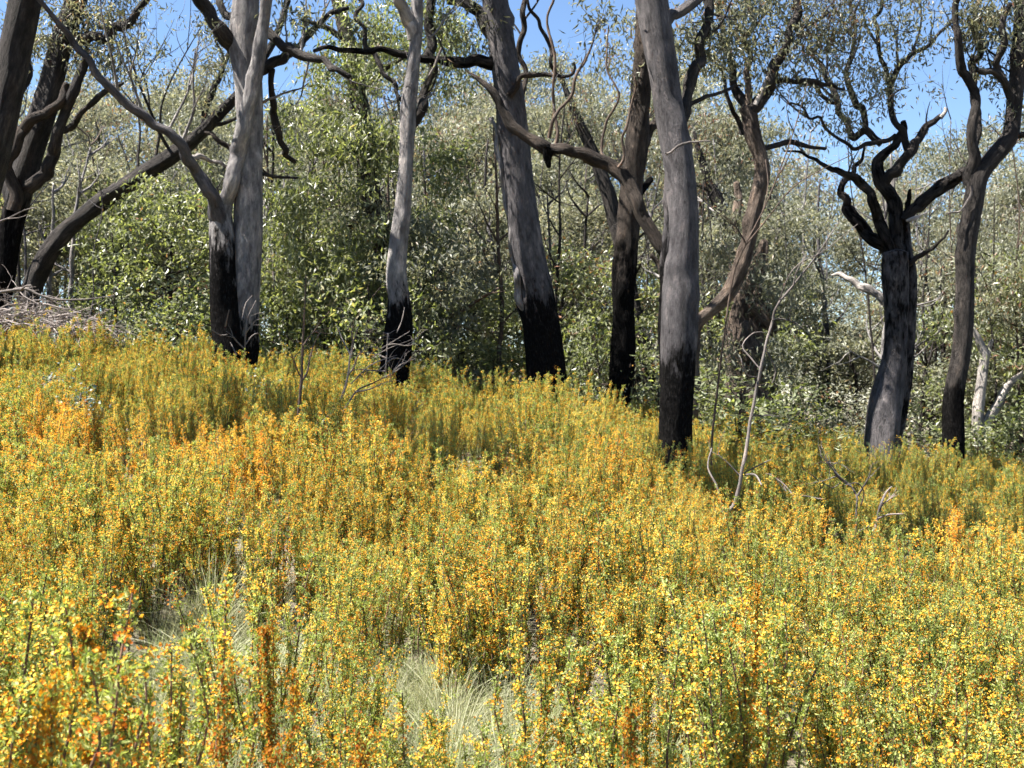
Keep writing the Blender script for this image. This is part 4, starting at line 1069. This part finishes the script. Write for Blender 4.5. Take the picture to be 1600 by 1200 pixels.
def patch(x, y):
    v = np.sin(x * .9 + 1.3 * np.sin(y * .5) + 2.0) + np.sin(y * .8 - x * .5 + .7) + .8 * np.sin(x * 2.3 - y * 1.1) + .6 * np.sin(y * 2.9 + x * 1.7 + 1)
    return np.clip(.5 + v * .2 + .05 * x, 0, 1)


def hump(x, y):
    return 1 + .22 * np.sin(x * 2.6 + 1.1 * np.sin(y * 1.1)) * np.sin(y * 2.2 + .8 * np.sin(x * 1.4) + .5) + .07 * np.sin(x * 6.1 + y * 3.7)



for i in range(NIND):
    x, y = pts[i]
    s = r4.uniform(.86, 1.14) * float(hump(x, y))
    root = empty('flowering_shrub', (x, y, pz[i]), r4.uniform(0, 6.28), (s, s, s * r4.uniform(.9, 1.08)))
    root.rotation_euler = (r4.normal(0, .08), r4.normal(0, .08), root.rotation_euler[2])
    tag(root, HL, 'shrub', HG)
    vi = int(np.clip(patch(x, y) * 6 + r4.normal(0, 1.1), 0, 5))
    for nme, me in zip(('stem', 'foliage', 'blossom'), NEARM[vi]):
        link(nme, me, root)

# the few tall stems close to the lens at the lower edge
TALLH = [heath_parts(heath(70 + i, nst=n, h=h, spread=sp, nsh=q, fl=.9, deep=.34, leaves=7, ftop=ft, fs=1.3), 'orange_flower') for i, (n, h, sp, q, ft) in enumerate([(1, (.97, 1.0), .02, 190, .40), (3, (.8, 1.0), .10, 120, .45), (5, (.75, 1.0), .2, 70, .5)])]
for (px, row, Y, k, H0, lb) in [(150, 950, 1.95, 0, 1.0, 'tall narrow heath spike of dark orange flowers close to the lens at lower left'),
                                (10, 960, 1.75, 1, 1.0, 'dark orange-flowered heath shrub cut by the left edge'),
                                (395, 1010, 2.2, 2, 1.0, 'orange-flowered heath shrub rising from the bottom edge left of centre'),
                                (440, 960, 2.6, 0, 1.0, 'narrow orange heath spike just right of the bottom-edge orange shrub'),
                                (540, 1140, 2.1, 1, 1.0, 'low orange-flowered heath sprig at the bottom edge beside the straw grass'),
                                (1000, 1070, 2.3, 0, 1.0, 'single stout heath spike of deep orange flowers at the bottom edge right of centre'),
                                (1170, 895, 3.9, 0, 1.0, 'slender dark heath spike standing above its neighbours right of centre')]:
    x = (px - 800) / F_PX * Y
    zt = EYE + (600 - row) / F_PX * Y
    s = (zt - gz(x, Y)) / H0
    root = empty('flowering_shrub', (x, Y, gz(x, Y)), r4.uniform(0, 6.28), (s * .62, s * .62, s))
    tag(root, lb, 'shrub', HG)
    for nme, me in zip(('stem', 'foliage', 'blossom'), TALLH[k]):
        link(nme, me, root)


def scatter(name, P, rot, scl, idx, meshes):
    me = bpy.data.meshes.new(name)
    me.vertices.add(len(P))
    me.vertices.foreach_set('co', np.ascontiguousarray(P, np.float32).ravel())
    me.attributes.new('irot', 'FLOAT_VECTOR', 'POINT').data.foreach_set('vector', np.ascontiguousarray(rot, np.float32).ravel())
    me.attributes.new('iscl', 'FLOAT_VECTOR', 'POINT').data.foreach_set('vector', np.ascontiguousarray(scl, np.float32).ravel())
    me.attributes.new('iidx', 'INT', 'POINT').data.foreach_set('value', np.ascontiguousarray(idx, np.int32))
    o = link(name, me)
    ng = bpy.data.node_groups.new(name, 'GeometryNodeTree')
    ng.interface.new_socket('Geometry', in_out='INPUT', socket_type='NodeSocketGeometry')
    ng.interface.new_socket('Geometry', in_out='OUTPUT', socket_type='NodeSocketGeometry')
    nd, ln = ng.nodes, ng.links
    gi, go = nd.new('NodeGroupInput'), nd.new('NodeGroupOutput')
    ip = nd.new('GeometryNodeInstanceOnPoints')
    g2i = nd.new('GeometryNodeGeometryToInstance')
    for k, m in enumerate(meshes):
        src = bpy.data.objects.new(name + '_source', m)          # data only, never linked to the scene
        oi = nd.new('GeometryNodeObjectInfo'); oi.inputs['Object'].default_value = src
        oi.inputs['As Instance'].default_value = False
        ln.new(oi.outputs['Geometry'], g2i.inputs[0])
    ln.new(gi.outputs[0], ip.inputs['Points'])
    ln.new(g2i.outputs[0], ip.inputs['Instance'])
    ip.inputs['Pick Instance'].default_value = True
    for nm, dt, sk in (('irot', 'FLOAT_VECTOR', 'Rotation'), ('iscl', 'FLOAT_VECTOR', 'Scale'), ('iidx', 'INT', 'Instance Index')):
        a = nd.new('GeometryNodeInputNamedAttribute'); a.data_type = dt; a.inputs['Name'].default_value = nm
        ln.new(a.outputs['Attribute'], ip.inputs[sk])
    ln.new(ip.outputs[0], go.inputs[0])
    md = o.modifiers.new('scatter', 'NODES'); md.node_group = ng
    return o


P = np.column_stack([pts, pz])[NIND:]
n = len(P)
dist = P[:, 1]
farf = np.clip((dist - 7.5) / 3.5, 0, 1)
usefar = r4.random(n) < farf
pn = patch(P[:, 0], P[:, 1])
idx = np.where(usefar, 6 + np.clip(pn * 4 + r4.normal(0, .8, n), 0, 3.9).astype(int), np.clip(pn * 6 + r4.normal(0, 1.1, n), 0, 5.9).astype(int))
s = r4.uniform(.84, 1.14, n) * hump(P[:, 0], P[:, 1])
hs = scatter('heath', P, np.column_stack([r4.normal(0, .06, n), r4.normal(0, .06, n), r4.uniform(0, 6.28, n)]), np.column_stack([s, s, s * r4.uniform(.88, 1.1, n)]), idx,
             [heath_joined(h) for h in NEAR] + [heath_joined(h) for h in FAR])
tag(hs, 'golden-yellow flowering heath covering the far slope up to the burnt trunks', 'heath', kind='stuff')

# ------------------------------------------------------------------ grass
def tussock(seed, n, h, spread, w=.0022):
    r = np.random.default_rng(1300 + seed)
    k = 5
    V = []; T = []
    a = r.uniform(0, 6.283, n); b0 = r.uniform(0, .06, n); L = h * r.uniform(.5, 1.15, n); o = spread * r.uniform(.1, 1.1, n)
    F = []
    t = np.linspace(0, 1, k + 1)[None, :]
    rad = b0[:, None] + o[:, None] * t ** 1.7
    z = L[:, None] * (t - .42 * (o / spread)[:, None] * t ** 2.4)
    aa = a[:, None] + r.normal(0, .25, (n, 1)) * t
    C = np.stack([np.cos(aa) * rad, np.sin(aa) * rad, z - .01], -1)
    sd = np.stack([-np.sin(aa), np.cos(aa), np.zeros_like(aa)], -1) + r.normal(0, .3, (n, 1, 3))
    wd = (w * (1 - .85 * t) + .0003)[..., None]
    Lf, Rt = C - unit(sd) * wd, C + unit(sd) * wd
    V = np.stack([Lf, Rt], 2).reshape(-1, 3)
    ix = np.arange(n * (k + 1) * 2).reshape(n, k + 1, 2)
    F = np.stack([ix[:, :-1, 0], ix[:, :-1, 1], ix[:, 1:, 1], ix[:, 1:, 0]], -1).reshape(-1, 4)
    tone = np.repeat(np.clip(r.beta(2, 1.7, n), 0, 1), k)
    return V, F, tone


TU = [tussock(0, 260, .50, .40, .0016), tussock(1, 300, .34, .42, .0016), tussock(2, 240, .40, .36, .0016)]
TUM = [[mesh('grass_tuft', V, F, [M[m]], False, None, {'tone': t}) for V, F, t in TU] for m in ('dry_grass', 'green_grass')]
for (x, y, k, g_, s, lb) in [(-1.62, 5.85, 0, 0, 1.2, 'tallest straw-coloured grass tuft showing between the flowers left of centre'),
                             (-1.46, 5.25, 1, 0, 1.2, 'flattened straw grass tuft just in front of the tallest straw tuft'),
                             (-1.28, 4.7, 2, 0, 1.1, 'drooping grey straw tuft two below the tallest tuft'),
                             (-1.22, 4.15, 1, 0, 1.0, 'broad straw tuft below the drooping grey tuft'),
                             (-1.06, 3.6, 2, 0, .9, 'lowest straw tuft in the gap left of centre'),
                             (-.30, 4.75, 1, 0, 1.1, 'pale bleached straw tuft at the upper end of the bare gap near bottom centre'),
                             (-.24, 4.15, 1, 0, 1.15, 'matted bleached straw tuft in the middle of the bare gap'),
                             (-.20, 3.5, 2, 1, 1.0, 'greenish tuft at the lower end of the bare gap'),
                             (-.46, 3.3, 1, 1, 1.15, 'green arching grass tuft at the bottom edge'),
                             (.12, 4.45, 2, 0, .95, 'thin straw tuft right of the bleached ones'),
                             (-2.2, 4.6, 1, 0, 1.0, 'grey-green grass tuft among heath stems at far left'),
                             (-.85, 3.3, 1, 0, .9, 'straw tuft between the lowest straw tuft and the green tuft')]:
    o = link('grass_tuft', TUM[g_][k])
    o.location = (x, y, gz(x, y)); o.rotation_euler = (0, 0, r4.uniform(0, 6)); o.scale = (s, s, s)
    tag(o, lb, 'grass tuft', 'grass tufts in the gaps of the heath')

# thin dry grass everywhere under the heath
ng_ = 2100
yy = 1.8 + 15.4 * r4.random(ng_) ** .75
xx = r4.uniform(-1, 1, ng_) * (.53 * yy + .9)
k = 0
for a, b, c in GAPS:                                    # more of it in the open gaps
    if b < 7:
        for q in range(26):
            xx[k] = a + r4.normal(0, c * .6); yy[k] = b + r4.normal(0, c * .6); k += 1
sc = r4.uniform(.5, .95, ng_)
gs = scatter('grass', np.column_stack([xx, yy, ground(xx, yy)]), np.column_stack([np.zeros(ng_), np.zeros(ng_), r4.uniform(0, 6.28, ng_)]), np.column_stack([sc, sc, sc * .8]), r4.integers(0, 4, ng_),
             [mesh('grass_source', V[:len(V) // 3], F[:len(F) // 3], [M[m]], False, None, {'tone': t[:len(F) // 3]}) for m, (V, F, t) in (('dry_grass', TU[0]), ('dry_grass', TU[1]), ('green_grass', TU[2]), ('dry_grass', TU[2]))])
tag(gs, 'thin dry grass growing between the heath stems', 'grass', kind='stuff')
